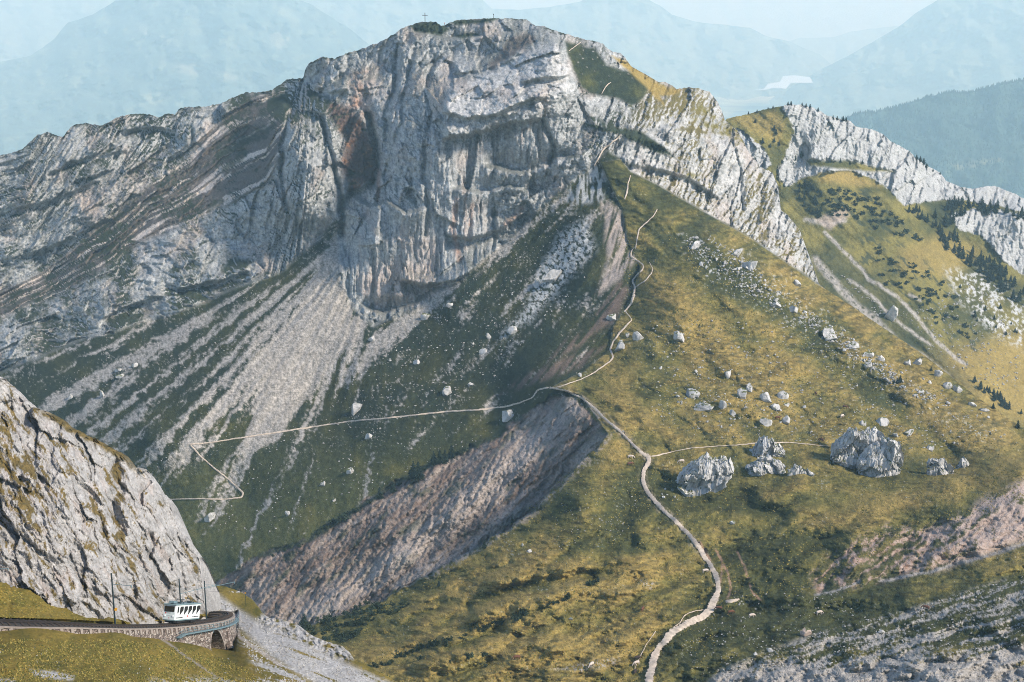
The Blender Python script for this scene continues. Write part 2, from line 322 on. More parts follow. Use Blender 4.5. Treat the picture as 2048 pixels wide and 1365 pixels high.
NOTCHES = [([(606,160),(596,195),(578,230),(566,290),(562,350),(574,420)],14,5),([(735,232),(752,280),(757,330),(747,368)],24,7),([(700,385),(683,420),(684,470)],20,7),
 ([(640,235),(660,300),(675,370),(684,430)],16,5),([(745,368),(722,385),(700,390)],14,7),([(860,235),(850,300),(848,350),(856,400),(850,470)],9,5),([(700,120),(690,150),(660,170),(632,190)],8,6),
 ([(800,90),(790,160),(770,230),(775,300)],12,6),([(830,100),(812,170),(800,240),(786,300),(770,350)],9,5),([(745,500),(750,560),(744,625)],7,4),([(1085,240),(1108,300),(1100,330)],12,5),
 ([(385,262),(382,290),(330,330)],8,4),([(300,240),(215,300),(150,330),(100,350)],7,4),([(340,380),(250,420),(170,480)],6,4),([(1260,330),(1290,290),(1330,300)],5,4),
 ([(1450,250),(1465,290),(1480,340),(1485,420)],8,4),([(870,110),(850,180),(862,225)],8,5),([(1085,470),(1120,420),(1160,390)],5,4),([(1050,450),(1040,520)],4,3),([(990,430),(985,520),(950,545)],7,4),([(655,150),(640,200)],6,4)]
HSTEPS = [([(880,222),(930,238),(990,230),(1050,203),(1095,196)],9,2.5,26),([(885,278),(960,266),(1010,249),(1088,238)],13,3,40),([(965,330),(1010,338),(1050,348),(1110,322),(1180,300)],-9,4,30),
 ([(905,150),(960,142),(1010,128),(1050,100)],7,3,20),([(690,380),(740,412),(775,400),(812,428),(860,412)],-7,3,24),([(1040,165),(1100,155),(1145,150)],6,2,16),
 ([(1180,232),(1240,262),(1300,275),(1340,290)],-10,4,24),([(800,560),(850,572),(900,566),(960,538),(1000,500)],12,3,26),([(720,610),(770,628),(830,606),(890,566)],-7,3,18),([(905,375),(960,385),(1020,372),(1075,385)],-7,3,24),
 ([(890,470),(940,480),(1000,462),(1060,420)],8,3,24),([(240,262),(300,255),(350,262)],6,2,20),([(120,330),(180,318),(260,300)],6,3,20),([(30,420),(110,400),(200,360)],6,3,24),([(0,520),(80,505),(160,470),(230,430)],8,4,26),
 ([(350,580),(400,570),(450,560),(500,540)],10,3,20),([(200,640),(260,610),(330,590)],8,3,20),([(1240,330),(1300,335),(1380,360),(1440,400)],6,3,20),([(1320,250),(1400,262),(1450,290)],-9,3,22),([(820,62),(900,78),(960,74),(1040,62)],-6,3,16),([(620,170),(660,186),(700,178)],8,3,18)]
def angdir(U, V, deg):
    a = R(deg); return U * math.cos(a) - V * math.sin(a), U * math.sin(a) + V * math.cos(a)      # along, across (image y down; deg up-right)
def main_depth(U, V, aux=None):
    wu = U + 5 * fbm(U / 45, V / 45, 4, 11); wv = V + 5 * fbm(U / 45, V / 45, 4, 17)
    wf = 1.6 * fbm(U / 14, V / 14, 3, 57) + 7 * fbm(U / 34, V / 34, 4, 58) * sstep(800, 900, V) * sstep(1235, 1190, U)
    k, f = RK(U, V), RF(U, V)
    front = region(U + wf, V + wf, F_POLY, 1.0)
    # behind the skyline of the right slope the front sheet is the only one
    front = np.maximum(front, sstep(1645, 1655, U))
    D = lerp(k, f, front)
    rock = region(wu, wv, ROCK_POLY, 6) * (1 - front)
    flute = region(wu, wv, FLUTE_POLY, 16) * rock
    strata = region(wu, wv, STRATA_POLY, 10) * rock
    bulge = region(wu + 8 * fbm(U / 20, V / 20, 3, 7), wv + 8 * fbm(U / 20, V / 20, 3, 6), BULGE_POLY, 14) * rock
    gtop = region(wu, wv, GRASS_TOP, 5) * rock
    # ---- rock relief
    a1, c1 = angdir(U + 14 * fbm(U / 120, V / 120, 3, 3), V + 14 * fbm(U / 120, V / 120, 3, 4), 38)
    vT = curve([(-130,612),(0,580),(60,552),(140,492),(220,435),(300,362),(380,300),(440,235),(500,190),(580,170)])(U); vB = curve([(-130,770),(0,645),(110,592),(200,547),(290,482),(390,442),(470,402),(530,372),(562,320),(600,260)])(U)
    sbed = (V - vT + 9 * fbm(U / 70, V / 70, 3, 8)) / (vB - vT); c1 = lerp(c1, sbed * 105, sstep(640, 590, U))
    fd = pdist(U + 10 * fbm(U / 60, V / 60, 3, 9), V + 10 * fbm(U / 60, V / 60, 3, 10), [(1010,340),(1000,262),(1060,235),(1150,235)])
    fold = region(U, V, [(740,60),(900,30),(1100,50),(1180,120),(1200,300),(1120,380),(1000,470),(760,470),(760,300)], 40)
    lefts = sstep(650, 560, U); upr = sstep(1130, 1230, U)
    # plates: upright on the main face, following the dip on the left, leaning on the right wall
    xa = wu + .12 * wv; ya = wv - .1 * wu
    def plates(k, sx, sy, amp, s):
        cen = facet(xa / sx, ya / sy, s); lf = facet(a1 / (sy * 1.15), c1 / (sx * .8), s + 1); rg = facet((U + 3 * noise(U / 9, V / 9, 70) + .38 * V) / (sx * .62), (V - .3 * U) / (sy * 1.5), s + 2)
        return amp * lerp(lerp(cen, lf, lefts), rg, upr)
    gen = 11 * fbm(U / 150, V / 170, 3, 21) + plates(0, 62, 90, 11, 31) + plates(1, 27, 40, 5.5, 34) + plates(2, 12, 19, 2.9, 37) + plates(3, 5.5, 8.5, 1.7, 40) + 1.1 * fbm(U / 6, V / 7, 3, 45)
    gl1, gl2, gid = worley(wu / 9.5 + .4 * wv / 20, wv / 15, 35)
    flu = 7 * facet(wu / 40, wv / 130, 51) + 2.6 * facet((wu + .05 * wv) / 13, wv / 90, 52) + 2.0 * facet(wu / 5.2, wv / 60, 53) + 5 * fbm(U / 60, V / 80, 3, 59) + 1.2 * fbm(U / 7, V / 12, 3, 60)
    st = 6 * facet(a1 / 260, c1 / 26, 61) + 3.4 * facet(a1 / 120, c1 / 10, 62) + 1.8 * facet(a1 / 60, c1 / 5, 63) + 7 * fbm(a1 / 160, c1 / 50, 3, 67) + 1.4 * fbm(U / 7, V / 7, 3, 68)
    bl = 6 * facet(a1 / 90, c1 / 34, 77) + 2.8 * facet(wu / 22, wv / 13, 78) + 1.5 * facet(wu / 9, wv / 6, 79) + 1.0 * fbm(U / 6, V / 6, 3, 45)
    gen = gen + fold * (4.5 * ridged(np.arctan2(V - 260, U - 1030) * 2.2, fd / 30, 2, 12) + 2.0 * facet(np.arctan2(V - 260, U - 1030) * 5, fd / 10, 13))
    rel = gen * (1 - flute) * (1 - strata) * (1 - bulge) + flu * flute + st * strata + (bl - 10) * bulge
    rel *= (1 - .85 * gtop)
    for p, amp, wd in NOTCHES: rel += notch(wu, wv, p, amp, wd)
    for p, amp, wd, fa in HSTEPS: rel += hstep(U, V, p, amp, wd, fa)
    # ---- open slopes: run-off ribs, terracettes, hummocks
    back = (1 - front) * (1 - rock)
    ang = np.arctan2(V - 366, U - 809 + 1e-6)
    wang = ang + .012 * fbm(U / 60, V / 60, 3, 82)
    wR = sstep(640, 800, U - .15 * (V - 600)); ac, cc_ = angdir(U + 8 * fbm(U / 50, V / 50, 3, 84), V, 47)
    bk = lerp(3.0 * noise(wang * 26, V / 200, 81) + .6 * noise(wang * 70, V / 160, 83), 3.5 * noise(cc_ / 26, ac / 160, 81) + 1.6 * ridged(cc_ / 14, ac / 60, 3, 83), wR) * (1 - .7 * sstep(820, 900, V)) + 4 * fbm(U / 80, V / 80, 3, 85) + .9 * fbm(U / 12, V / 12, 4, 86)
    gully = region(wu + 14 * fbm(U / 26, V / 26, 5, 80), wv + 14 * fbm(U / 26, V / 26, 5, 79), GULLY_POLY, 3) * (1 - front)
    gx, gy = angdir(U, V, 40)
    gu = 10 * fbm(gx / 130, gy / 60, 3, 87) + 2.2 * facet(gx / 90, gy / 16, 88) + 1.2 * facet(gx / 34, gy / 7, 89) + .7 * facet(U / 6, V / 6, 90) + 3.2 * ridged((U * .82 + V * .57 + 9 * fbm(U / 30, V / 30, 3, 76)) / 17, (V * .82 - U * .57) / 90, 3, 75) + 1.2 * fbm(U / 9, V / 9, 3, 80)
    bk = bk * (1 - gully) + gu * gully
    sb, cb = angdir(U, V, -38)
    right = sstep(-60, 120, (U - 1250) * .75 - (V - 700) * -.1) * (V < 1000)
    fr = 8 * fbm(U / 130, V / 80, 3, 93) + 3.4 * fbm(U / 34, V / 18, 4, 94) + 1.0 * fbm(U / 9, V / 5, 3, 97) + 2.0 * noise(sb / 150, cb / 30, 98)
    dd = 2.4 * ridged(U / 170 + V / 300, V / 52, 3, 101) * sstep(960, 1060, V)
    hum = 13 * fbm((U + V * .6) / 110, (V + .35 * U) / 42, 4, 103) * sstep(980, 1150, V) * (1 - .5 * sstep(1500, 1700, U))
    terr = region(wu, wv, EROS_POLY, 14)
    ew = 22 * fbm(U / 60, V / 60, 3, 106); ero = 3.4 * ridged((U + 1.1 * V + ew) / 30, (V - .4 * U + ew) / 70, 4, 105) * terr
    terra = .55 * ridged(U / 60 + V / 60, (V - .18 * U + 9 * fbm(U / 40, V / 40, 3, 110)) / 11, 2, 109) * sstep(-.1, .35, fbm(U / 110, V / 80, 3, 108))
    kn = 0
    for kp, ka, kw in [([(1235,1185),(1150,1175),(1060,1200),(960,1230)],-9,24),([(1290,1130),(1200,1120),(1120,1140),(1000,1160)],-8,22),([(1180,1150),(1050,1170),(940,1215)],9,14),([(1100,1290),(980,1300),(860,1330)],-6,22),([(1000,1260),(900,1300)],6,12),([(1250,1000),(1240,1080),(1200,1110)],8,24),([(1450,1100),(1560,1075),(1660,1080)],6,26),([(1480,1000),(1560,1040),(1500,1060)],9,22),([(1600,965),(1560,990),(1480,1010)],-7,16),([(1500,1225),(1620,1232),(1760,1225)],8,22),([(1820,1200),(1940,1160),(2100,1100)],-6,20),([(1330,960),(1420,1010),(1500,1000)],6,16),([(1360,480),(1500,600),(1640,720),(1800,820)],5,26),([(1300,560),(1420,690),(1560,800)],-6,30),([(1700,700),(1850,800),(2000,880)],-5,26)]:
        kn = kn + notch(U + 6 * fbm(U / 30, V / 30, 3, 111), V + 6 * fbm(U / 30, V / 30, 3, 112), kp, ka, kw)
    xw = U + 22 * fbm(U / 70, V / 50, 3, 113); yw = V + 16 * fbm(U / 70, V / 50, 3, 114)
    lowm = sstep(980, 1080, V); upm = sstep(1000, 860, V)
    bil = lowm * (7 * np.abs(noise((xw + .55 * yw) / 170, (yw + .34 * xw) / 66, 115)) + 3.2 * np.abs(noise((xw + .5 * yw) / 80, (yw + .3 * xw) / 27, 116)) + 1.2 * np.abs(noise(xw / 30, yw / 11, 117)))
    bil = bil + upm * (6 * np.abs(noise((xw + .9 * yw) / 240, (yw - .62 * xw) / 70, 118)) + 3.0 * np.abs(noise((xw + .9 * yw) / 100, (yw - .62 * xw) / 28, 119)) + 1.3 * np.abs(noise(xw / 34, yw / 13, 120)))
    fold_f = .45 * hum + kn - 1.5 * (bil - 2.6)
    hum = hum * .7 - 1.5 * bil
    fr = (fr - dd + hum + ero) * .85 + 1.25 * kn + 2.4 * terra
    rough = region(wu, wv, SCREE_BR, 10)
    fr += rough * 1.2 * fbm(U / 7, V / 5, 3, 107)
    D2 = D + rel * rock + bk * back * sstep(0, .3, back) + fr * front
    if aux is not None:
        aux.update(front=front, rock=rock, flute=flute, strata=strata, bulge=bulge, gtop=gtop, gully=gully, terr=terr, ew=ew, fr=fr, ff=fold_f, back=back, wu=wu, wv=wv, ang=wang, wR=wR, ac=ac, cc=cc_, a1=a1, c1=c1, rel=rel, right=right, gl=gl2 - gl1, fold=fold, fd=fd, lefts=lefts, upr=upr, scree_br=rough)
    return D2
GULLY_POLY = [(1100,792),(1150,795),(1185,835),(1215,872),(1200,890),(1130,962),(1060,1032),(960,1094),(860,1152),(760,1205),(620,1260),(520,1300),(420,1180),(440,1158),(520,1108),(620,1078),(700,1026),(745,992),(800,960),(870,925),(920,905),(1000,868),(1040,835)]
EROS_POLY = [(1640,1200),(1620,1150),(1650,1120),(1700,1085),(1780,1050),(1850,1060),(1920,1030),(1980,990),(2180,900),(2180,1040),(2048,1083),(1900,1135),(1780,1158),(1700,1175)]
SCREE_BR = [(1390,1400),(1440,1340),(1550,1300),(1620,1270),(1700,1250),(1780,1230),(1850,1210),(1950,1180),(2180,1110),(2180,1500),(1390,1500)]

# ---- colours (dry albedo of what lies there, with some shade put into it)
C_ROCK = np.array((.43, .44, .43)); C_ROCKD = np.array((.22, .23, .23)); C_ROCKP = np.array((.41, .335, .285))
C_ORANGE = np.array((.36, .185, .105)); C_PURP = np.array((.16, .118, .098)); C_PURPL = np.array((.345, .295, .258))
C_SCREE = np.array((.305, .285, .258)); C_GDARK = np.array((.026, .036, .022)); C_GMID = np.array((.078, .082, .029)); C_GLIT = np.array((.185, .162, .048))
C_GDRY = np.array((.29, .215, .068)); C_VEG = np.array((.035, .046, .028)); C_EARTH = np.array((.13, .075, .05))
def paint_main(U, V, P, N, m):
    wu, wv, rock, front, back = m['wu'], m['wv'], m['rock'], m['front'], m['back']
    nz = N[..., 2]
    fb1 = fbm(U / 90, V / 90, 5, 201); fb2 = fbm(U / 25, V / 25, 5, 202); fb3 = fbm(U / 8, V / 8, 4, 203); fb4 = fbm(U / 3.2, V / 3.2, 3, 204)
    # rock
    c = lerp(C_ROCKD * .8, C_ROCK * 1.05, np.clip(.60 + .75 * fb2 + .75 * fb3 + .55 * fb4, 0, 1.3)[..., None])
    c = mixc(c, (.55, .54, .52), m['bulge'] * np.clip(.45 + fb3 + .8 * fb2, 0, 1)); c = mixc(c, (.54, .53, .51), sstep(1180, 1300, U) * .5 * np.clip(.7 + fb2 + fb3, 0, 1))  # paler bulge; right wall's sunlit brightness put into the colour
    pk = sstep(.05, .4, fbm(U / 70, V / 110, 4, 211)); c = mixc(c, C_ROCKP, pk * .5 * rock)
    c = mixc(c, C_ROCKP * 1.05, region(wu, wv, [(740,540),(790,520),(880,520),(860,560),(900,580),(830,615),(750,620),(735,590)], 18) * .65)
    c = mixc(c, C_ROCKP * .95, region(wu, wv, [(150,400),(250,340),(330,300),(300,380),(200,450)], 30) * .4)
    vs = sstep(.25, .6, noise(wu / 9, wv / 140, 213) + .5 * noise(wu / 4, wv / 80, 214)) * m['flute']
    c = mixc(c, (.20, .205, .21), vs * .55)
    c = mixc(c, C_ROCKP, sstep(.35, .7, noise(wu / 14, wv / 150, 216)) * m['flute'] * .7)
    og = region(wu, wv, [(690,150),(725,135),(745,150),(742,200),(748,240),(715,235),(690,210),(700,180)], 12)
    c = mixc(c, C_ORANGE, og * .8 * np.clip(.4 + 1.3 * fb2 + .6 * fb3, 0, 1))
    og2 = region(wu, wv, [(650,200),(700,215),(735,260),(750,300),(750,360),(700,385),(680,330),(690,280),(655,225)], 10)
    c = mixc(c, (.10, .062, .05), og2 * .92); c = mixc(c, C_ORANGE * .8, og2 * sstep(.15, .5, fb2 + .4 * fb3))  # dark brown rock, with the chimney's recess shade put into the colour
    c = mixc(c, C_VEG, og2 * sstep(.2, .45, fbm(U / 30, V / 14, 4, 219)))
    for pth, wd in (([(912,400),(905,460),(920,520)],5),([(945,410),(940,450)],3),([(758,340),(755,400)],4),([(1045,420),(1010,450)],5)):
        c = mixc(c, C_ORANGE * 1.2, stroke(wu, wv, pth, wd, 4) * .45)
    # strata band: brown-grey with thin pale beds
    s = m['strata']; bed = 1.0 * noise(m['a1'] / 240, m['c1'] / 7.5 + .5 * fb2, 221) + .45 * noise(m['a1'] / 90, m['c1'] / 4.2, 222)
    sc = lerp(np.array((.13, .112, .10)), np.array((.60, .52, .45)), sstep(.16, .36, bed + .25 * fb3)[..., None])
    c = c + (sc - c) * (s * .97)[..., None]
    c = mixc(c, C_VEG, .8 * s * sstep(.2, .42, fbm(m['a1'] / 120, m['c1'] / 30, 4, 223) + .25 * fb3))
    dk = region(wu, wv, [(1020,75),(1060,68),(1075,82),(1040,100),(1000,128),(985,140),(975,130),(1000,105)], 6); c = mixc(c, (.15, .11, .10), dk * .75)
    # vegetation on ledges and cracks
    veg = sstep(.62, .80, nz + .16 * fb2 + .10 * fb3) * sstep(-.25, .1, fb1 + .3 * fb3)
    veg = np.maximum(veg, sstep(.33, .5, fbm(m['a1'] / 34, m['c1'] / 9, 4, 225)) * sstep(640, 520, U) * .9)
    vtop = sstep(10, 2, V - SKY_A(U) + 8 * fb2) * sstep(.0, .25, fb2 + .12) * (U < 1200)
    veg = veg * (1 - .95 * m['bulge']) * (1 - .5 * sstep(640, 700, U) * sstep(1180, 1120, U)); veg = np.maximum(veg, vtop)
    vc = lerp(C_VEG, np.array((.16, .135, .05)), sstep(1210, 1330, U)[..., None])
    c = c + (vc - c) * (np.clip(veg, 0, 1) * rock)[..., None]
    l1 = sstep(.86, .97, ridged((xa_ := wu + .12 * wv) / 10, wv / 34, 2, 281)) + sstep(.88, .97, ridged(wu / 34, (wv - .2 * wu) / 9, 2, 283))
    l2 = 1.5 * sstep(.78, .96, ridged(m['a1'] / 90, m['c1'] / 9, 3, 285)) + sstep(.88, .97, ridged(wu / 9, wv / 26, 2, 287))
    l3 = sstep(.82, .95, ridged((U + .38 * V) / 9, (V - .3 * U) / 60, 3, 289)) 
    ln = lerp(lerp(l1 * (1 - m['flute']) * (1 - .5 * m['bulge']), l2, m['lefts']), l3 * .8, m['upr']); c = mixc(c, (.075, .08, .08), np.clip(ln, 0, 1) * .5 * rock * sstep(-.45, .1, fb2 + .5 * fb1))  # dark crack lines: plant growth and crevice shade put into the colour
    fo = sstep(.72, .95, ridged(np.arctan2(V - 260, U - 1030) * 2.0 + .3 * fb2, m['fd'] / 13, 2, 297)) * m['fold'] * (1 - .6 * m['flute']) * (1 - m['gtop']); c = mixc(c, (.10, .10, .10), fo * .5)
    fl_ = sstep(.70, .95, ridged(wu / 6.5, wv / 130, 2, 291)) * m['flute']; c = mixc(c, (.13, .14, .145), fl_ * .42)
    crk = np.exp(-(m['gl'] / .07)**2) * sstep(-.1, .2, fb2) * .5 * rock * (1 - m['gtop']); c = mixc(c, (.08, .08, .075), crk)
    for pts in ([(815,48),(870,40),(900,58),(880,72),(830,64)],[(895,42),(1000,35),(985,44),(910,52)],[(905,72),(950,66),(960,72),(925,80)],[(1230,255),(1275,262),(1320,285),(1350,315),(1300,300),(1255,280)],[(1160,246),(1240,258),(1250,268),(1190,262)]):
        c = mixc(c, C_VEG * 1.05, region(wu, wv, pts, 4))
    for pts in ([(1390,200),(1410,215),(1440,240),(1470,262),(1500,290),(1470,280),(1420,262),(1385,240)],[(1330,330),(1360,335),(1400,352),(1370,355)],[(1460,255),(1500,270),(1510,300),(1480,290)]):
        c = mixc(c, C_GLIT * .9, region(wu, wv, pts, 5) * sstep(-.3, .2, fb2 + fb3 * .5))
    gt = m['gtop']; gc = lerp(C_GDARK, C_GMID * .9, sstep(-.2, .5, fb1 + .4 * fb2)[..., None]); c = c + (gc - c) * gt[..., None]
    gc2 = .6 * gt * np.clip(fb3 + fb4, -.6, .8); c = c * (1 + gc2)[..., None]; c = mixc(c, C_SCREE * .9, gt * sstep(.38, .5, fbm(U / 9, V / 3, 3, 227)) * sstep(180, 130, V))
    yl = region(wu, wv, [(1225,112),(1250,118),(1290,150),(1320,168),(1365,182),(1345,192),(1320,190),(1330,215),(1300,185),(1270,155)], 4); c = mixc(c, C_GDRY, yl)
    # ---- left flank: grass with the slope's shade put into its colour, scree chutes fanning from the notch
    a = m['ang']; r = np.hypot(U - 809, V - 366)
    g = lerp(C_GDARK * .9, C_GMID * .62, sstep(-.3, .5, fb1 + .3 * fb2)[..., None])
    g = mixc(g, C_GMID * 1.15, sstep(820, 1080, V + 60 * fb2 + .12 * (U - 500)) * .8)
    g = mixc(g, C_GLIT * .8, sstep(.1, .5, fb1 + .2 * fb2) * sstep(880, 1000, V + .25 * (U - 600)) * .7)
    g = g * (1 + .5 * fb3 + .35 * fb4)[..., None]
    a = a + .02 * fb2; st = noise(a * 30, r / 420, 231) + .55 * noise(a * 84, r / 200, 232) + .3 * noise(a * 190, r / 90, 233) + .34 * fb3 + .42 * fb2 + .2 * fb4
    st2 = .8 * noise(m['cc'] / 24, m['ac'] / 140, 231) + .5 * noise(m['cc'] / 9, m['ac'] / 50, 232) + .45 * fb3 + .45 * fb2 + .3 * fb4
    st = lerp(st, st2, m['wR'])
    # densities by place
    dens = .9 * region(wu, wv, [(690,430),(672,440),(600,560),(520,700),(440,800),(560,900),(600,850),(700,720),(760,680),(700,610),(680,540)], 50)
    dens += .74 * region(wu, wv, [(560,560),(300,660),(60,790),(240,950),(420,900),(620,680)], 40)
    dens += .22 * region(wu, wv, [(760,620),(1000,500),(1180,400),(1180,560),(1000,740),(720,850),(640,800)], 50)
    dens += .30 * region(wu, wv, [(380,880),(560,860),(480,1000),(380,1060)], 30)
    dens += .75 * stroke(wu, wv, [(1130,385),(1060,440),(985,515),(900,585),(820,640),(750,700),(700,760)], 13, 10)
    main = region(U + 6 * fb2, V, [(688,440),(660,500),(610,590),(560,690),(520,780),(500,850),(480,905),(560,880),(590,830),(640,760),(690,700),(725,650),(690,600),(678,540)], 12)
    dens += 1.1 * main
    ms = np.clip(sstep(.45, 1.05, st + dens + .25 * fb3), 0, 1) * np.clip(.86 + .5 * fb4 + .3 * fb3, .35, 1)
    speck = sstep(.42, .62, fb4 + .35 * fb3 + .55 * fbm(U / 60, V / 60, 3, 236)) * sstep(1000, 800, V)
    ms = np.maximum(ms, speck * .6)
    scc = C_SCREE * (1 + .35 * fb3 + .45 * fb4 + .15 * fb2)[..., None] * lerp(1.0, 1.12, sstep(0, .4, st))[..., None]
    b = g + (scc - g) * ms[..., None]
    # rubble field below the ridge
    rub = region(wu, wv, [(1170,440),(1120,470),(1080,540),(1050,620),(1000,680),(1060,640),(1100,600),(1150,540),(1190,500)], 14)
    b = mixc(b, C_ROCK * 1.05, rub * sstep(.0, .3, fb3 + .5 * fb4 + .2))
    br = region(wu, wv, [(1195,395),(1240,420),(1258,480),(1270,520),(1240,560),(1195,590),(1215,520),(1210,450)], 8)
    b = mixc(b, C_PURPL * .92, br * sstep(-.5, .1, noise((U + V * .25) / 7, V / 60, 241) + .3 * fb3))
    rk = region(wu, wv, [(1150,350),(1190,330),(1215,350),(1205,400),(1165,410),(1130,400)], 8); b = mixc(b, C_ROCK * .85, rk * sstep(-.25, .1, noise(U / 6, V / 30, 243) + fb3 * .4))
    for pts in ([(1210,600),(1240,560),(1260,580),(1225,650),(1150,700),(1100,720),(1130,680),(1180,640)],[(1180,700),(1215,690),(1160,735),(1080,765),(1000,790),(1050,750),(1120,720)]):
        b = mixc(b, C_PURP * .8, region(wu, wv, pts, 8) * sstep(-.35, .15, noise(U / 10 + V / 14, (V + U * .6) / 60, 245) + .4 * fb3) * .85)
    # gully
    gm = m['gully']; gx, gy = angdir(U, V, 42)
    pc = lerp(C_PURP, C_PURPL, sstep(-.3, .6, fbm(gx / 120, gy / 22, 5, 251, g=.65) + .4 * fb3 + .3 * fb4)[..., None])
    pc = mixc(pc, C_VEG * 1.3, sstep(.08, .4, fbm(gx / 60, gy / 24, 4, 253) + .25 * fb3 + .22 * region(U, V, [(1080,780),(1180,790),(1225,870),(1180,900),(1160,850),(1100,820),(1000,870),(980,850)], 20)) * .8)
    lt = stroke(wu, wv, [(1140,820),(1050,900),(980,960),(900,1040),(820,1100),(700,1180),(560,1270)], 26, 26) + stroke(wu, wv, [(1200,880),(1100,960),(960,1080),(800,1170)], 12, 12) * .8
    pc = mixc(pc, np.array((.40, .36, .33)), np.clip(lt, 0, 1) * .65)
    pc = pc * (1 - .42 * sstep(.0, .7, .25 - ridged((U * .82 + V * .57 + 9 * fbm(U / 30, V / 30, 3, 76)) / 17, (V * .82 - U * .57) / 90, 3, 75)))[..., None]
    pc = mixc(pc, C_ROCKD * .35, sstep(.55, .8, ridged(U / 13, V / 10, 3, 255)) * .45)
    b = b + (pc - b) * gm[..., None]
    b = mixc(b, C_VEG, stroke(wu, wv, [(1000,866),(920,905),(870,925),(800,962),(700,1028),(620,1080),(520,1112)], 5, 4) * .9)
    c = c + (b - c) * np.clip(back, 0, 1)[..., None]
    # ---- front: right slope and foreground pastures
    dry = .5 + .9 * fb1 + .5 * fbm(U / 60, V / 22, 4, 261)
    dry = dry + .25 * sstep(500, 800, V) - .45 * sstep(470, 330, V) + .35 * stroke(U, V, [(1640,590),(1760,665),(1900,770)], 40, 40)
    dry = dry + .7 * stroke(U, V, [(1450,1075),(1600,1045),(1750,1015),(1900,985),(2048,950)], 26, 26) + .5 * stroke(U, V, [(900,1170),(1050,1120),(1180,1030),(1230,920)], 24, 30)
    dry = dry + .35 * region(U, V, [(700,1300),(900,1180),(1300,1180),(1320,1365),(700,1400)], 60) - .9 * region(U, V, [(1350,1240),(1500,1190),(1700,1180),(2180,1100),(2180,1300),(1500,1340),(1330,1400)], 50)
    dry = dry - .5 * region(U, V, [(1130,1000),(1300,920),(1330,1030),(1250,1100),(1120,1120)], 40) - .5 * stroke(U, V, [(1380,480),(1480,560),(1620,650),(1750,780)], 20, 30)
    dry = dry - .12 - .03 * np.clip(m['fr'], -12, 12) - .075 * np.clip(m['ff'], -9, 9) - .18 * sstep(900, 1100, V); dry = dry - .5 * region(U + 10 * fb2, V + 8 * fb2, [(1400,1100),(1500,1085),(1620,1075),(1760,1048),(1900,1015),(1760,1060),(1660,1110),(1600,1190),(1440,1190)], 16) + .25 * region(U, V, [(1300,540),(1500,600),(1700,720),(1950,860),(1700,840),(1450,760),(1280,640)], 60); q = np.clip(dry + .28 * fb3, 0, 1.2)  # crests yellower, hollows and shoulder face darker: relief light and shade put into colour
    fg = np.where((q < .5)[..., None], lerp(C_GMID * .8, C_GLIT * .82, (q * 2)[..., None]), lerp(C_GLIT * .82, C_GDRY * .9, ((q - .5) * 1.5)[..., None]))
    fg = mixc(fg, C_GDARK * 1.2, sstep(.18, .5, fbm((U + .4 * V) / 26, V / 9, 4, 263) + .2 * fb3) * .65)
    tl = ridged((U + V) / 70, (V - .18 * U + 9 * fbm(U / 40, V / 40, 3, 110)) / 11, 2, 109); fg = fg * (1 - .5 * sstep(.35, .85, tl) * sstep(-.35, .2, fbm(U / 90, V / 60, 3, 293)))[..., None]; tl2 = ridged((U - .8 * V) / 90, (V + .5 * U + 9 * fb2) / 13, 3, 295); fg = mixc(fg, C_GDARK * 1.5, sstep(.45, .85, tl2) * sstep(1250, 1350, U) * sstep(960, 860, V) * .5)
    fg = fg * (1 + .42 * fb3 + .5 * fb4 + .22 * fb2)[..., None]
    fsp = sstep(.55, .75, fb4 + .3 * fb3 + .5 * fbm(U / 70, V / 60, 3, 265)); fg = mixc(fg, C_ROCK, fsp * .5)
    bf = region(wu, wv, [(1360,470),(1420,470),(1520,530),(1620,600),(1700,680),(1800,740),(1900,830),(2000,880),(1960,880),(1800,790),(1640,690),(1500,600),(1400,560)], 25)
    fg = mixc(fg, C_ROCK * .95, bf * sstep(.3, .5, fb3 + .6 * fb4 + .3 * fb2))
    fg = mixc(fg, C_GDARK * 1.3, bf * sstep(.05, .3, -fb3 + fb2 * .3) * .5)
    ed = stroke(U + 14 * fb2 + 6 * fb3, V + 10 * fb2, [(1165,800),(1218,868),(1202,892),(1130,962),(1060,1032),(960,1094),(860,1152)], 7, 7) * sstep(-.2, .1, fb3 + fb2); fg = mixc(fg, C_PURPL * .9, ed * .9)
    pth = [(1293,1400),(1300,1350),(1320,1293),(1345,1264),(1375,1246),(1405,1235),(1421,1218),(1437,1184),(1436,1160),(1420,1130),(1400,1098),(1355,1045),(1310,1003),(1293,980),(1286,950),(1299,920),(1280,903),(1240,862),(1190,818),(1135,783),(1100,776)]
    wr = stroke(U + 7 * fb3 + 9 * fb2, V + 5 * fb3, pth, 7, 6) * sstep(-.25, .25, fb3 + fb4 + fb2); fg = mixc(fg, (.31, .255, .18), np.clip(wr, 0, 1) * .75)
    er = m['terr']; ef = .75 * ridged((U + 1.1 * V + m['ew']) / 30, (V - .4 * U + m['ew']) / 70, 4, 105) - .1 + .4 * fb3 + .3 * fb4 + .35 * fb2
    tr = sstep(1750, 2000, U)
    erm = er * sstep(.22 - .45 * tr, .5 - .4 * tr, ef + .2 * fb2); ec = lerp(np.array((.27, .165, .12)), np.array((.36, .29, .25)), np.clip(.5 + fb3 + .5 * tr, 0, 1)[..., None])
    fg = mixc(fg, C_GDARK * 1.4, er * .55); fg = fg + (ec - fg) * erm[..., None]
    gs = stroke(wu, wv, [(1490,1150),(1500,1175)], 2, 1.5); 
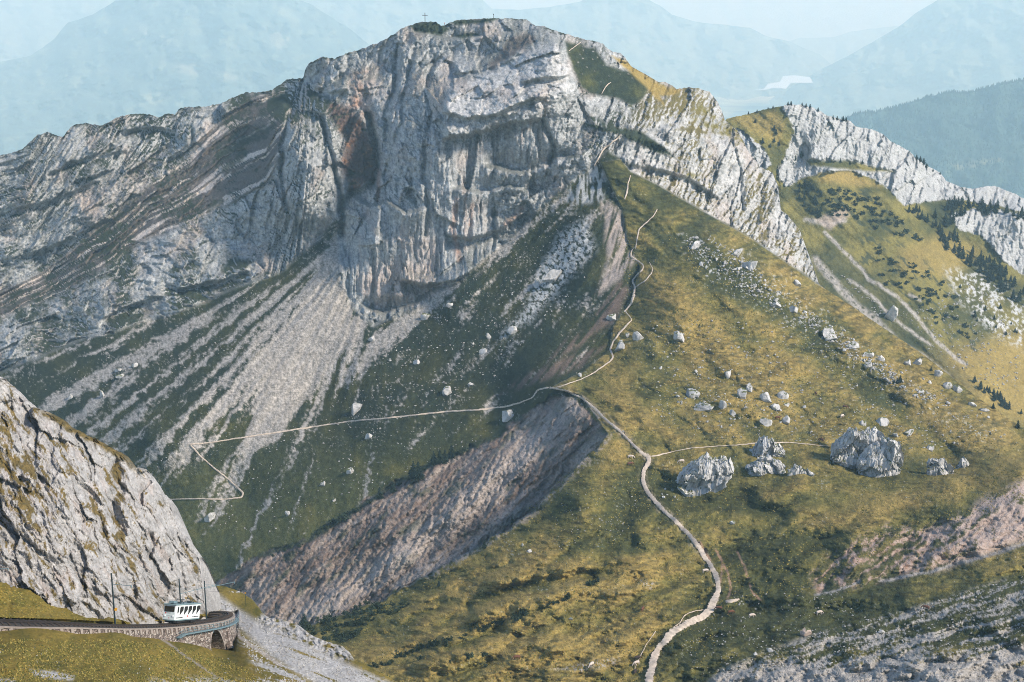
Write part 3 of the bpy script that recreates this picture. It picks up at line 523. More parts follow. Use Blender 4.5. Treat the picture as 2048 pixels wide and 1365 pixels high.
    for l in ([(1432,1100),(1455,1145),(1462,1175),(1455,1200)],[(1475,1105),(1490,1135),(1495,1155)],[(1500,1168),(1505,1185),(1520,1200)],[(1445,1130),(1440,1165)],[(1400,1085),(1420,1120)]):
        fg = mixc(fg, (.30, .19, .13), stroke(U + 3 * fb3, V, l, 2.0, 1.6) * .8)
    gv = stroke(wu, wv, [(2170,1045),(2048,1088),(1960,1115),(1880,1138),(1800,1156),(1760,1162)], 3.0, 2.6) + stroke(wu, wv, [(1720,1165),(1660,1185),(1630,1192)], 2, 2)
    fg = mixc(fg, (.28, .265, .25), np.clip(gv, 0, 1) * sstep(-.6, -.1, fb3 + fb4))
    sb = m['scree_br']; sn = fbm((U + 1.2 * V) / 90, (V + .28 * U + 14 * fb1) / 14, 5, 271, g=.6) + .4 * fb3 + .3 * fb4 + .45 * sstep(1290, 1365, V + .06 * (U - 1600))
    fg = fg + (C_SCREE * 1.05 * (1 + .5 * fb4 + .3 * fb3)[..., None] - fg) * (sb * sstep(.0, .2, sn))[..., None]
    for pts in ([(1100,1338),(1180,1322),(1240,1318),(1230,1332),(1160,1345)],[(1270,1160),(1310,1165),(1300,1180)]): fg = mixc(fg, C_SCREE, region(wu, wv, pts, 5) * sstep(0, .3, fb3 + fb4))
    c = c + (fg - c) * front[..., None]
    return c
ucols = np.concatenate([np.arange(-720, 0, 6.0), np.arange(0, 2048, 1.9), np.arange(2048, 2600, 6.0)])
tn = lambda u: SKY_A(u) + np.where(u < 1645, 1, .35) * (3.0 * fbm(u / 14, u * 0 + 3.3, 4, 301) + 1.4 * noise(u / 4.0, u * 0 + 1.3, 306)) * np.where((u > 1235) & (u < 1345), .25, 1)
AUX = {}
UU, VV, DD, PM = make_layer(ucols, tn, lambda u: u * 0 + 1540.0, 770, lambda U, V: main_depth(U, V, AUX), power=5.0)
NM = gnormals(PM)
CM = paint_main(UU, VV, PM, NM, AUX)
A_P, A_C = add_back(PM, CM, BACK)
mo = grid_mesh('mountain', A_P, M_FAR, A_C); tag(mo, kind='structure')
class Surf:
    """looks up the built surface under a picture position"""
    def __init__(s, U, V, P, N): s.u = U[0]; s.V = V; s.P = P; s.N = N
    def __call__(s, u, v, lift=0.0):
        j = np.clip(np.searchsorted(s.u, u) - 1, 0, len(s.u) - 2); fu = (u - s.u[j]) / (s.u[j + 1] - s.u[j])
        out = 0
        for jj, wt in ((j, 1 - fu), (j + 1, fu)):
            col = s.V[:, jj]; i = int(np.clip(np.searchsorted(col, v) - 1, 0, len(col) - 2)); fv = np.clip((v - col[i]) / (col[i + 1] - col[i]), 0, 1)
            out = out + wt * (s.P[i, jj] * (1 - fv) + s.P[i + 1, jj] * fv)
        return Vector(out) + Vector((0, 0, lift))
    def normal(s, u, v):
        j = int(np.clip(np.searchsorted(s.u, u), 0, len(s.u) - 1)); i = int(np.clip(np.searchsorted(s.V[:, j], v), 0, s.V.shape[0] - 1)); return Vector(s.N[i, j])
S_MAIN = Surf(UU, VV, PM, NM)
# ================================================================== RIDGE BEHIND, ON THE RIGHT
SKY_R = curve([(1380,300),(1440,250),(1455,238),(1470,234),(1500,228),(1530,219),(1560,214),(1578,208),(1600,210),(1620,214),(1640,222),(1655,232),(1680,238),(1700,242),(1712,254),(1740,258),(1765,268),(1780,282),(1800,292),(1820,304),(1830,315),(1850,330),(1880,345),(1892,362),(1920,374),(1945,378),(1968,374),(1990,372),(2010,380),(2030,388),(2048,398),(2180,440),(2360,500)])
R_PTS = [(1380,300,1640),(1440,248,1640),(1500,228,1650),(1580,210,1655),(1640,225,1680),(1720,258,1700),(1790,288,1720),(1850,330,1740),(1900,370,1750),(1990,375,1780),(2048,395,1800),(2180,440,1800),
 (1600,330,1630),(1700,345,1655),(1640,300,1640),(1740,320,1675),(1660,348,1610),(1560,300,1620),(1520,280,1615),(1760,372,1645),(1880,405,1700),(1960,420,1715),(1600,400,1585),(1700,450,1560),(1850,480,1590),(1800,400,1635),
 (1910,430,1680),(2040,430,1700),(1930,500,1650),(2048,540,1640),(2000,520,1640),(1700,560,1490),(1850,600,1470),(2048,600,1560),(2048,680,1490),(1640,520,1510),(1660,600,1440),(1800,700,1390),(1950,780,1340),(2048,800,1365),
 (1500,400,1570),(1480,300,1610),(1545,345,1595),(1540,420,1570),(1600,460,1545),(1640,800,1290),(2180,900,1320),(1400,600,1430),(2048,950,1270),(1380,420,1550)]
RR = RBF(R_PTS)
R_CLIFFS = [[(1560,205),(1640,205),(1700,235),(1780,270),(1850,320),(1900,362),(1990,362),(2180,420),(2180,450),(2048,425),(1990,412),(1930,402),(1890,400),(1850,402),(1810,412),(1780,380),(1750,360),(1700,340),(1650,345),(1600,360),(1570,375),(1555,350),(1575,300),(1590,260),(1572,230)],
 [(1900,430),(1960,415),(2048,430),(2180,450),(2180,570),(2048,552),(2010,525),(1960,470),(1920,460)],
 [(1460,255),(1485,262),(1530,300),(1545,330),(1520,345),(1500,330),(1480,300)]]
def ridge_depth(U, V, aux=None):
    wu = U + 4 * fbm(U / 30, V / 30, 4, 311); wv = V + 4 * fbm(U / 30, V / 30, 4, 317)
    D = RR(U, V); cl = np.zeros(U.shape)
    for p in R_CLIFFS: cl = np.maximum(cl, region(wu + 5 * fbm(U / 9, V / 9, 3, 319), wv + 5 * fbm(U / 9, V / 9, 3, 320), p, 1.6))
    cl = cl * (1 - region(wu, wv, [(1610,320),(1700,322),(1790,345),(1700,340),(1620,332)], 4))
    rel = 12 * fbm(U / 70, V / 90, 3, 321) + 9 * facet((wu + .25 * V) / 26, wv / 60, 323) + 5 * facet((wu + .25 * V) / 10, wv / 40, 324) + 2.2 * facet(wu / 4.6, wv / 18, 325) + 2 * fbm(U / 9, V / 9, 3, 327)
    s, c = angdir(U, V, -42)
    sl = 7 * fbm(s / 130, c / 50, 4, 331) + 2 * fbm(U / 14, V / 11, 4, 333) + 2.5 * noise(s / 160, c / 14, 335)
    if aux is not None: aux.update(cl=cl, wu=wu, wv=wv, s=s, c=c)
    return D + rel * cl + sl * (1 - cl)
def paint_ridge(U, V, P, N, m):
    wu, wv, cl = m['wu'], m['wv'], m['cl']
    fb1 = fbm(U / 80, V / 60, 4, 341); fb2 = fbm(U / 22, V / 22, 4, 342); fb3 = fbm(U / 7, V / 7, 4, 343); fb4 = fbm(U / 3, V / 3, 3, 344)
    r = lerp(C_ROCKD * 1.1, C_ROCK * 1.02, np.clip(.7 + .5 * fb2 + .5 * fb3 + .3 * fb4, 0, 1.2)[..., None])
    r = mixc(r, (.10, .105, .105), sstep(.8, .95, ridged((wu + .25 * V) / 9, wv / 60, 3, 347)) * .55)
    r = mixc(r, C_VEG * 1.3, sstep(.42, .6, fb2 + .5 * fb3) * .7)
    g = lerp(C_GMID * .9, C_GLIT * 1.05, sstep(-.35, .35, fb1 + .3 * fb2)[..., None])
    g = mixc(g, C_GDRY * 1.05, region(wu, wv, [(1640,345),(1700,340),(1760,372),(1700,372),(1640,362)], 8) * .8 + region(wu, wv, [(1460,238),(1550,222),(1570,250),(1560,290),(1500,262)], 8) * .6 + region(wu, wv, [(1800,500),(1880,470),(1960,500),(1900,560),(1800,540)], 20) * .6 + region(wu, wv, [(1830,720),(2048,660),(2180,700),(2180,900),(1900,800)], 30) * .8)
    shrub = sstep(.12, .3, fbm(m['s'] / 30, m['c'] / 12, 4, 351) + .2 * fb3)
    ba = region(wu, wv, [(1580,360),(1640,365),(1740,375),(1790,430),(1840,480),(1760,460),(1700,440),(1640,430),(1600,410)], 16) + region(wu, wv, [(1720,440),(1800,480),(1900,560),(1990,640),(1960,720),(1880,690),(1780,600),(1700,520)], 24)
    g = mixc(g, C_VEG * 1.1, shrub * np.clip(ba, 0, 1) * .85)
    g = mixc(g, C_GDARK * 1.2, region(wu, wv, [(1620,500),(1680,500),(1760,560),(1900,720),(1960,790),(1800,700),(1660,600)], 16) * .6 + region(wu, wv, [(1850,405),(1900,405),(1935,420),(1900,455),(1870,440)], 8) * .6)
    g = g * (1 + .3 * fb3 + .25 * fb4)[..., None]
    def sc(pts, wd, f=3):
        nonlocal g
        g = mixc(g, C_SCREE * 1.15, stroke(wu, wv, pts, wd, f) * sstep(-.5, 0, fb3 + fb4 * .4))
    sc([(1630,520),(1660,555),(1700,600),(1750,640),(1800,690),(1850,720),(1900,760)], 7, 5); sc([(1650,465),(1700,515),(1740,560),(1790,590),(1830,630),(1870,680),(1930,730)], 3.5, 2.5)
    sc([(1700,560),(1740,590),(1790,640),(1860,690)], 3, 3); sc([(1840,600),(1820,590)], 3, 3); sc([(1610,440),(1660,450),(1690,440)], 4, 4)
    rr = region(wu, wv, [(1890,540),(1960,545),(2048,600),(2180,640),(2180,740),(2048,700),(1980,660),(1920,600)], 16) * sstep(.0, .25, fb3 + fb2 * .6)
    g = mixc(g, C_ROCK * 1.1, rr)
    g = mixc(g, C_ROCK, region(wu, wv, [(1760,590),(1790,600),(1800,640),(1770,640)], 6) * .0)
    g = mixc(g, C_ROCKP, region(wu, wv, [(1630,440),(1690,415),(1700,430),(1660,460)], 6) * .7)
    return g + (r - g) * cl[..., None]
rcols = np.concatenate([np.arange(1385, 2048, 1.9), np.arange(2048, 2600, 6.0)])
AUR = {}
RU, RV, RD, RP = make_layer(rcols, lambda u: SKY_R(u) + 2.2 * fbm(u / 12, u * 0 + 9, 4, 361) + noise(u / 4, u * 0 + 2, 363), lambda u: np.maximum(SKY_A(u) + 90, SKY_R(u) + 60), 330, lambda U, V: ridge_depth(U, V, AUR))
RN = gnormals(RP); RC = paint_ridge(RU, RV, RP, RN, AUR)
a, b = add_back(RP, RC, BACK); tag(grid_mesh('rocky_ridge', a, M_FAR, b), kind='structure')
S_RIDGE = Surf(RU, RV, RP, RN)
# ================================================================== FAR HILLS, VALLEY, LAKE
FLOOR = -2175.0; FS = 1.45
def far_hill(name, skyl, ytop, vb, yb, amp, rough, seed, cols=(-140, 2190), step=5, patches=(), fcol=(.05, .075, .05), n=110):
    sk = curve(skyl); U = np.arange(max(cols[0], skyl[0][0]), min(cols[1], skyl[-1][0]) + 1, step, float)
    fs = 1.55 if name == 'forested_hill' else FS
    yt = lambda u: u * 0 + ytop * fs
    ybf = lambda u: u * 0 + yb * fs
    vbf = vb if callable(vb) else (lambda u: u * 0 + vb)
    def dep(u, v):
        t = np.clip((v - sk(u)) / (vbf(u) - sk(u)), 0, 1)
        q = lerp(1 / yt(u), 1 / ybf(u), t)
        return 1 / q * (1 + amp * 1.5 * (ridged(u / 130, v / 190, 4, seed) * .6 + fbm(u / 60, v / 50, 4, seed + 9)))
    UU, VV, D, P = make_layer(U, lambda u: sk(u) + rough * fbm(u / 30, u * 0, 5, seed + 5), vbf, n, dep)
    f2 = fbm(UU / 40, VV / 24, 4, seed + 20); f3 = fbm(UU / 9, VV / 9, 3, seed + 21)
    C = np.array(fcol) * (1 + .35 * f2 + .5 * f3)[..., None]
    C = mixc(C, MEAD, sstep(.12, .3, fbm(UU / 34, VV / 15, 5, seed + 23)) * .55 * (name != 'forested_hill'))
    for pts, col, fe in patches:
        C = mixc(C, col, region(UU + 6 * f3, VV + 6 * f3, pts, fe) * sstep(-.35, -.1, f2 + .4 * f3))
    k = yt(U).mean()
    a, b = add_back(P, C, tuple((x * k / 1300, z * k / 1300) for x, z in BACK))
    o = grid_mesh(name, a, M_DIST, b); tag(o, kind='structure'); return Surf(UU, VV, P, gnormals(P))
MEAD = (.13, .17, .12); PALE = (.15, .18, .14)
S_FOR = far_hill('forested_hill', [(1560,285),(1640,256),(1690,238),(1715,226),(1750,224),(1800,212),(1850,196),(1900,184),(1930,186),(1960,180),(2000,168),(2048,160),(2190,138)], 6600, 560, 5200, .012, 1.5, 401, fcol=(.03, .055, .045), step=3, n=150,
  patches=[([(1900,330),(2000,315),(2010,322),(1920,342)],(.14,.15,.09),4),([(1800,360),(1860,350),(1900,345),(1840,368)],(.12,.14,.08),5)])
far_hill('valley_mountain', [(-140,165),(-60,140),(0,124),(60,112),(85,96),(110,76),(135,46),(185,30),(215,12),(240,-4),(300,-50),(380,-90),(500,-60),(545,-20),(620,8),(690,52),(760,104),(860,170),(960,230)], 14500, 330, 10500, .03, 3, 421, n=200, step=4,
  patches=[([(280,42),(300,58),(330,75),(360,92),(350,98),(318,80),(277,65)],PALE,3),([(330,92),(370,108),(405,125),(440,140),(480,157),(470,162),(420,158),(400,152),(345,145),(350,125)],PALE,4),([(540,58),(565,60),(580,80),(560,100),(540,95)],PALE,4),([(65,160),(120,150),(165,152),(150,178),(100,190)],MEAD,6),
  ([(260,215),(300,185),(355,186),(335,208),(290,212)],MEAD,5),([(10,118),(110,88),(90,108)],MEAD,4),([(18,200),(42,198),(40,208),(20,206)],PALE,3),([(550,5),(600,40),(595,50),(545,20)],MEAD,4)], fcol=(.05,.085,.075))
far_hill('far_left_range', [(-140,-30),(0,-20),(60,0),(140,-10),(240,-30),(330,-20)], 21000, 220, 17000, .02, 3, 441, patches=[([(45,40),(80,55),(60,58)],PALE,4),([(0,75),(40,92),(0,90)],PALE,4)], fcol=(.07,.11,.10))
far_hill('tooth_mountain', [(560,-70),(700,-30),(800,-20),(900,-8),(965,0),(985,18),(1040,20),(1100,14),(1160,4),(1190,-14),(1230,-20),(1290,-4),(1320,12),(1344,30),(1385,42),(1405,46),(1450,50),(1500,56),(1530,72),(1580,84),(1640,110),(1700,160)], 19500, 260, 16500, .02, 2, 461, n=150, step=4,
  patches=[([(1235,78),(1280,80),(1275,88),(1230,84)],PALE,3),([(1250,92),(1310,98),(1290,115),(1260,105)],MEAD,4),([(1310,80),(1340,92),(1330,94)],PALE,3),([(1280,130),(1320,145),(1290,148)],MEAD,4),([(1450,168),(1480,178),(1500,182),(1470,180)],PALE,2)], fcol=(.08,.12,.10))
far_hill('far_right_range', [(1400,130),(1480,100),(1560,88),(1600,76),(1640,76),(1670,74),(1700,64),(1740,58),(1800,52),(1900,30),(2190,10)], 24000, 170, 21500, .012, 2, 481, fcol=(.09,.13,.10))
far_hill('right_massif', [(1540,200),(1580,176),(1640,140),(1700,110),(1760,76),(1800,52),(1830,28),(1880,-2),(1960,-40),(2190,-70)], 17000, 300, 14500, .025, 2, 501, n=150, step=4,
  patches=[([(1665,180),(1760,185),(1840,200),(1760,200),(1680,190)],PALE,3),([(1720,125),(1760,112),(1750,122)],MEAD,3),([(1840,50),(1860,58),(1845,58)],PALE,3),([(1940,100),(2010,85),(1960,100)],MEAD,2)], fcol=(.08,.12,.10))
far_hill('front_spur', [(1600,190),(1700,150),(1830,120),(1960,60),(2048,30),(2190,0)], 15500, 300, 13500, .02, 2, 511, n=120, fcol=(.075,.115,.095))
far_hill('sky_cover_range', [(-140,-60),(2190,-60)], 32000, 130, 28000, .01, 2, 521, fcol=(.10,.13,.12), n=40, step=8)  # added backdrop, raised past the top to hide the sky behind the haze
# valley floor
gx = np.linspace(-38000, 43000, 340); gy = np.linspace(-4000, 62000, 340); X, Y = np.meshgrid(gx, gy)
Z = np.full(X.shape, FLOOR) + 30 * fbm(X / 2600, Y / 2600, 3, 531)
f = fbm(X / 900, Y / 900, 5, 533); fw, f2w, idw = worley(X / 420, Y / 420, 535)
C = lerp(np.array((.14, .18, .09)), np.array((.34, .34, .20)), np.clip(idw + .3 * f, 0, 1)[..., None]); C = mixc(C, (.04, .07, .045), sstep(.15, .3, f))
tag(grid_mesh('valley_floor', np.stack([X, Y, Z], -1)[::-1], M_DIST, C[::-1]), kind='structure')
def poly_obj(name, pts, mat, thick=0):
    bm = bmesh.new(); bm.faces.new([bm.verts.new(p) for p in pts]); me = bpy.data.meshes.new(name); bm.to_mesh(me); bm.free()
    me.materials.append(mat); o = bpy.data.objects.new(name, me); COL.objects.link(o); return o
M_LAKE, _t, _b = mat_new('lake_water'); _b.inputs['Base Color'].default_value = (.50, .62, .66, 1); _b.inputs['Roughness'].default_value = .25; _b.inputs['Specular IOR Level'].default_value = .9
def on_level(u, v, z):
    x = (u - CU) / F; y = (CV - v) / F; d = Vector((x, y * sp + cp, y * cp - sp)); return d * (z / d.z)
lk = [(1500,181),(1528,178),(1536,168),(1560,164),(1566,152),(1590,151),(1620,155),(1626,166),(1600,166),(1582,166),(1572,178),(1548,176),(1530,180)]
# the lake lies on the level ground between the ranges
tag(poly_obj('lake', [on_level(u, v, -1180 * FS) for u, v in lk], M_LAKE), kind='structure')
# village in the valley on the left
# ================================================================== NEAR CLIFF AND HILLSIDE
SKY_C = curve([(-720,520),(-290,600),(-130,690),(-60,725),(0,757),(14,770),(30,784),(45,800),(62,815),(90,826),(115,838),(140,858),(170,872),(200,888),(225,902),(250,915),(262,935),(285,940),(300,955),(315,985),(335,1000),(348,1030),(358,1060),(372,1082),(385,1100),(398,1118),(402,1150),(406,1185),(412,1235),(420,1300)])
C_PTS = [(-720,520,205),(-720,1040,178),(-400,600,232),(-400,1080,196),(-400,850,212),(-720,800,190),(-400,1300,184),(-720,1300,160),(-120,700,250),(0,757,256),(65,818,260),(112,838,262),(200,890,270),(260,930,276),(310,972,280),(345,1022,284),(375,1084,286),(398,1120,287),(404,1180,288),(412,1235,289),(-120,1120,215),(0,1165,225),(60,1185,226),(120,1215,229),
 (200,1242,238),(300,1258,258),(400,1255,283),(100,1000,240),(200,1100,246),(50,900,249),(300,1100,266),(350,1150,274),(200,950,262),(120,900,254),(250,1030,262),(-120,900,234),(0,1000,237),(300,1000,276),(420,1300,285),(300,1340,245),(0,1300,210),(200,1340,225)]
RC_ = RBF(C_PTS, 120)
def cliff_depth(U, V, aux=None):
    wu = U + 9 * fbm(U / 50, V / 50, 4, 601); wv = V + 9 * fbm(U / 50, V / 50, 4, 607)
    D = RC_(U, V)
    # slabs dip down to the right
    a, c = angdir(wu, wv, -58)
    g1, g2, gid = worley(a / 75, c / 24, 611); h1, h2, hid = worley(a / 22 + 4, c / 8.5, 613)
    rel = 4.5 * fbm(U / 120, V / 130, 3, 615) + 2.4 * facet(a / 120, c / 48, 611) + 1.2 * facet(a / 46, c / 19, 612) + .55 * facet(a / 18, c / 8.5, 613) + .26 * facet(U / 6, V / 6, 614)
    rel += 1.2 * ridged(a / 150, c / 40, 4, 617) + .5 * fbm(a / 30, c / 14, 5, 619) + .2 * fbm(U / 5, V / 5, 4, 621)
    for p, am, wd in [([(232,930),(245,975),(225,1000),(240,1060)],5,11),([(300,1070),(306,1090),(302,1110)],3.2,6),([(60,815),(50,880),(80,960)],1.6,8),([(240,1120),(262,1170),(270,1215)],1.6,8),([(355,1110),(362,1150),(372,1190)],1.5,6),([(120,880),(150,960),(190,1010),(210,1060)],1.8,9),([(0,1040),(60,1090),(100,1120)],1.3,7)]:
        rel += notch(wu, wv, p, am, wd)
    if aux is not None: aux.update(wu=wu, wv=wv, a=a, c=c, g=g2 - g1, h=h2 - h1)
    return D + rel * .9
ccols = np.concatenate([np.arange(-700, 0, 4.0), np.arange(0, 419, 1.35)]); AUC = {}
QU, QV, QD, QP = make_layer(ccols, lambda u: SKY_C(u) + 3.5 * fbm(u / 16, u * 0 + 4, 5, 631) + 1.2 * noise(u / 4, u * 0 + 2, 633), lambda u: np.maximum(1280 + u * 0.1, SKY_C(u) + 60), 440, lambda U, V: cliff_depth(U, V, AUC), power=4.0)
QN = gnormals(QP)
f1 = fbm(QU / 60, QV / 60, 4, 641); f2 = fbm(QU / 16, QV / 16, 4, 642); f3 = fbm(QU / 5, QV / 5, 4, 643)
CQ = lerp(np.array((.27, .26, .25)), np.array((.47, .45, .43)), np.clip(.62 + .5 * f2 + .6 * f3 + .2 * f1, 0, 1.15)[..., None])
CQ = mixc(CQ, (.40, .33, .29), sstep(.1, .5, fbm(AUC['a'] / 60, AUC['c'] / 20, 4, 645)) * .6)
CQ = mixc(CQ, (.07, .07, .065), sstep(.45, .62, ridged(AUC['a'] / 70, AUC['c'] / 16, 5, 649) + .3 * f3 - .12) * .35)
mo_ = sstep(.24, .42, fbm(AUC['a'] / 50, AUC['c'] / 12, 5, 647) + .22 * sstep(.35, .7, QN[..., 2]) + .25 * (region(QU, QV, [(-20,860),(60,880),(90,1000),(70,1080),(-20,1000)], 30) + stroke(QU, QV, [(190,1010),(240,1080),(280,1180),(290,1230)], 16, 16) + stroke(QU, QV, [(225,940),(235,1000)], 10, 10)) + .1 * f3)
mo_ = np.maximum(mo_, sstep(14, 3, QV - SKY_C(QU) + 9 * f2) * sstep(50, 110, QU) * sstep(300, 240, QU))
MOSS = lerp(np.array((.075, .062, .022)), np.array((.20, .135, .035)), np.clip(.45 + f3 + .6 * f2, 0, 1)[..., None])
CQ = CQ + (MOSS - CQ) * (mo_ * .95)[..., None]
a, b = add_back(QP, CQ, ((1, .2), (3, 1), (8, 5), (18, 16)))
tag(grid_mesh('near_cliff', a, M_CLIFF, b), kind='structure')
SKY_H = curve([(-720,1020),(-300,1060),(-140,1100),(0,1158),(60,1178),(120,1208),(200,1232),(260,1248),(330,1238),(395,1215),(405,1178),(430,1172),(452,1175),(478,1185),(500,1200),(518,1225),(535,1238),(560,1240),(590,1250),(620,1272),(650,1285),(680,1293),(695,1306),(705,1322),(730,1332),(790,1365),(870,1408),(880,1412)])
H_PTS = [(-720,1040,178),(-400,1080,196),(-400,1240,186),(-720,1236,166),(-400,1262,182),(-720,1258,162),(-720,1540,112),(-400,1540,120),(-400,1400,140),(-140,1108,217),(0,1163,226),(60,1185,227),(120,1215,230),(200,1240,239),(260,1252,250),(330,1246,262),(395,1225,285),(0,1243,206),(120,1247,213),(230,1252,226),(0,1262,203),(150,1268,213),(250,1266,227),(330,1279,240),
 (345,1283,242),(420,1299,256),(455,1301,262),(440,1262,282),(430,1290,266),(410,1195,318),(450,1182,330),(500,1202,322),(530,1240,298),(600,1268,282),(690,1307,266),(790,1368,246),(550,1300,256),(650,1340,242),(480,1250,292),
 (500,1330,228),(600,1365,216),(480,1285,262),(860,1405,235),(0,1300,182),(150,1312,186),(300,1312,204),(400,1340,206),(-140,1440,140),(0,1440,142),(200,1440,144),(400,1440,165),(600,1440,182),(860,1440,215),(0,1365,160),(300,1370,172),(500,1400,188),(-140,1262,198)]
RH = RBF(H_PTS, 120)
def hill_depth(U, V, aux=None):
    D = RH(U, V); near = sstep(1255, 1300, V)
    tr = region(U, V, [(-740,1215),(-140,1225),(230,1238),(330,1235),(400,1222),(460,1215),(475,1240),(470,1306),(420,1306),(345,1292),(250,1280),(-740,1275)], 8)
    rel = 3.2 * fbm(U / 110, V / 50, 4, 651) + .9 * fbm(U / 24, V / 12, 4, 652) + .32 * fbm(U / 6, V / 3.6, 3, 653) + .5 * ridged(U / 60, V / 16, 3, 654)
    D = D + 5 * region(U, V, [(-740,1224),(-400,1229),(-170,1234),(120,1240),(230,1246),(330,1243),(400,1236),(440,1229),(475,1222),(476,1250),(468,1302),(420,1297),(345,1281),(250,1267),(120,1264),(-170,1260),(-740,1256)], 3)
    edge = stroke(U, V, [(530,1245),(590,1262),(640,1292),(690,1312)], 16, 8)
    rel += edge * 3 * ridged(U / 12, V / 12, 4, 656)
    if aux is not None: aux.update(edge=edge)
    return D + rel * (1 - .95 * tr)
hcols = np.concatenate([np.arange(-700, 0, 5.0), np.arange(0, 878, 1.5)]); AUH = {}
HU, HV, HD, HP = make_layer(hcols, lambda u: SKY_H(u) + 2.5 * fbm(u / 14, u * 0 + 6, 5, 661), lambda u: u * 0 + 1540, 280, lambda U, V: hill_depth(U, V, AUH))
HN = gnormals(HP)
f1 = fbm(HU / 70, HV / 40, 4, 671); f2 = fbm(HU / 18, HV / 10, 4, 672); f3 = fbm(HU / 5, HV / 3.5, 4, 673)
q = np.clip(.48 + .7 * f1 + .5 * f2 + .35 * f3, 0, 1)
CH = lerp(np.array((.085, .080, .018)), np.array((.265, .185, .040)), q[..., None])
CH = mixc(CH, (.045, .05, .018), sstep(.2, .55, f2 + .6 * f3) * .6)
CH = mixc(CH, (.34, .24, .03), sstep(.42, .6, f3 + .3 * f1) * .6)
rockm = region(HU, HV, [(418,1198),(440,1192),(470,1215),(510,1240),(560,1255),(620,1290),(700,1330),(800,1375),(880,1415),(800,1415),(680,1390),(600,1350),(540,1310),(500,1275),(470,1250)], 9)
sn = fbm((HU - HV) / 70, (HV - .35 * HU) / 11, 4, 675) + .4 * f3
SCR = lerp(np.array((.27, .26, .245)), np.array((.50, .48, .46)), np.clip(.5 + .7 * f3 + .4 * f2, 0, 1)[..., None])
m1 = rockm * sstep(-.45, -.15, sn)
m2 = region(HU, HV, [(470,1270),(560,1300),(700,1370),(800,1440),(420,1440),(440,1380),(520,1360),(500,1310)], 16) * sstep(.02, .2, sn)
m3 = np.maximum(region(HU, HV, [(60,1340),(100,1342),(150,1352),(145,1362),(100,1358),(70,1352)], 4), region(HU, HV, [(300,1360),(380,1356),(480,1362),(480,1440),(300,1440)], 10) * sstep(-.1, .1, sn))
m3 = np.maximum(m3, region(HU, HV, [(-20,1356),(30,1360),(40,1380),(-20,1380)], 4))
m4 = sstep(.5, .62, f2 + .5 * f3) * sstep(260, 420, HU) * .9
CH = mixc(CH, (0, 0, 0), 0 * f1); mm = np.clip(np.maximum.reduce([m1, m2, m3, m4, AUH['edge'] * sstep(-.3, 0, f2)]), 0, 1)
CH = CH + (SCR - CH) * mm[..., None]
CH = mixc(CH, (.30, .26, .23), stroke(HU + 2 * f2, HV, [(322,1278),(345,1293),(370,1312),(400,1332),(430,1352)], 2, 1.6) * .8)
CH = mixc(CH, (.38, .33, .29), stroke(HU + 3 * f2, HV, [(478,1235),(470,1255),(480,1275),(500,1290),(530,1310),(560,1330)], 3.5, 2) * .8)
a, b = add_back(HP, CH, ((1, .3), (4, 2), (12, 9), (30, 30)))
tag(grid_mesh('near_hillside', a, M_NEAR, b), kind='structure')
S_HILL = Surf(HU, HV, HP, HN); S_CLIFF = Surf(QU, QV, QP, QN)

# ------------------------------------------------------------------ small mesh builder
class MB:
    def __init__(s): s.bm = bmesh.new()
    def box(s, x0, x1, y0, y1, z0, z1, M=None):
        r = bmesh.ops.create_cube(s.bm, size=1)['verts']
        for q in r: q.co = Vector(((x0 + x1) / 2 + q.co.x * (x1 - x0), (y0 + y1) / 2 + q.co.y * (y1 - y0), (z0 + z1) / 2 + q.co.z * (z1 - z0)))
        if M is not None: bmesh.ops.transform(s.bm, matrix=M, verts=r)
        return s
    def bar(s, a, b, r, n=8, r2=None):
        a, b = Vector(a), Vector(b); d = b - a; L = d.length
        if L < 1e-6: return s
        M = Matrix.Translation((a + b) / 2) @ d.to_track_quat('Z', 'Y').to_matrix().to_4x4()
        bmesh.ops.create_cone(s.bm, cap_ends=True, segments=n, radius1=r, radius2=r if r2 is None else r2, depth=L, matrix=M); return s
    def sweep(s, pts, prof, closed_ends=True):
        """prof: list of (side, up) pairs; pts: list of (pos, side_vec)"""
        rings = []
        for p, n in pts: rings.append([s.bm.verts.new(p + n * a + Vector((0, 0, b))) for a, b in prof])
        k = len(prof)
        for r0, r1 in zip(rings[:-1], rings[1:]):
            for i in range(k): s.bm.faces.new((r0[i], r0[(i + 1) % k], r1[(i + 1) % k], r1[i]))
        s.bm.faces.new(rings[0][::-1]); s.bm.faces.new(rings[-1]); return s
    def build(s, name, mat, parent=None, bevel=0, smooth=False):
        bmesh.ops.recalc_face_normals(s.bm, faces=s.bm.faces)
        if bevel: bmesh.ops.bevel(s.bm, geom=list(s.bm.edges), offset=bevel, segments=2, affect='EDGES', profile=.6)
        me = bpy.data.meshes.new(name); s.bm.to_mesh(me); s.bm.free(); me.materials.append(mat)
        if smooth: me.polygons.foreach_set('use_smooth', [True] * len(me.polygons))
        o = bpy.data.objects.new(name, me); COL.objects.link(o)
        if parent is not None: o.parent = parent
        return o
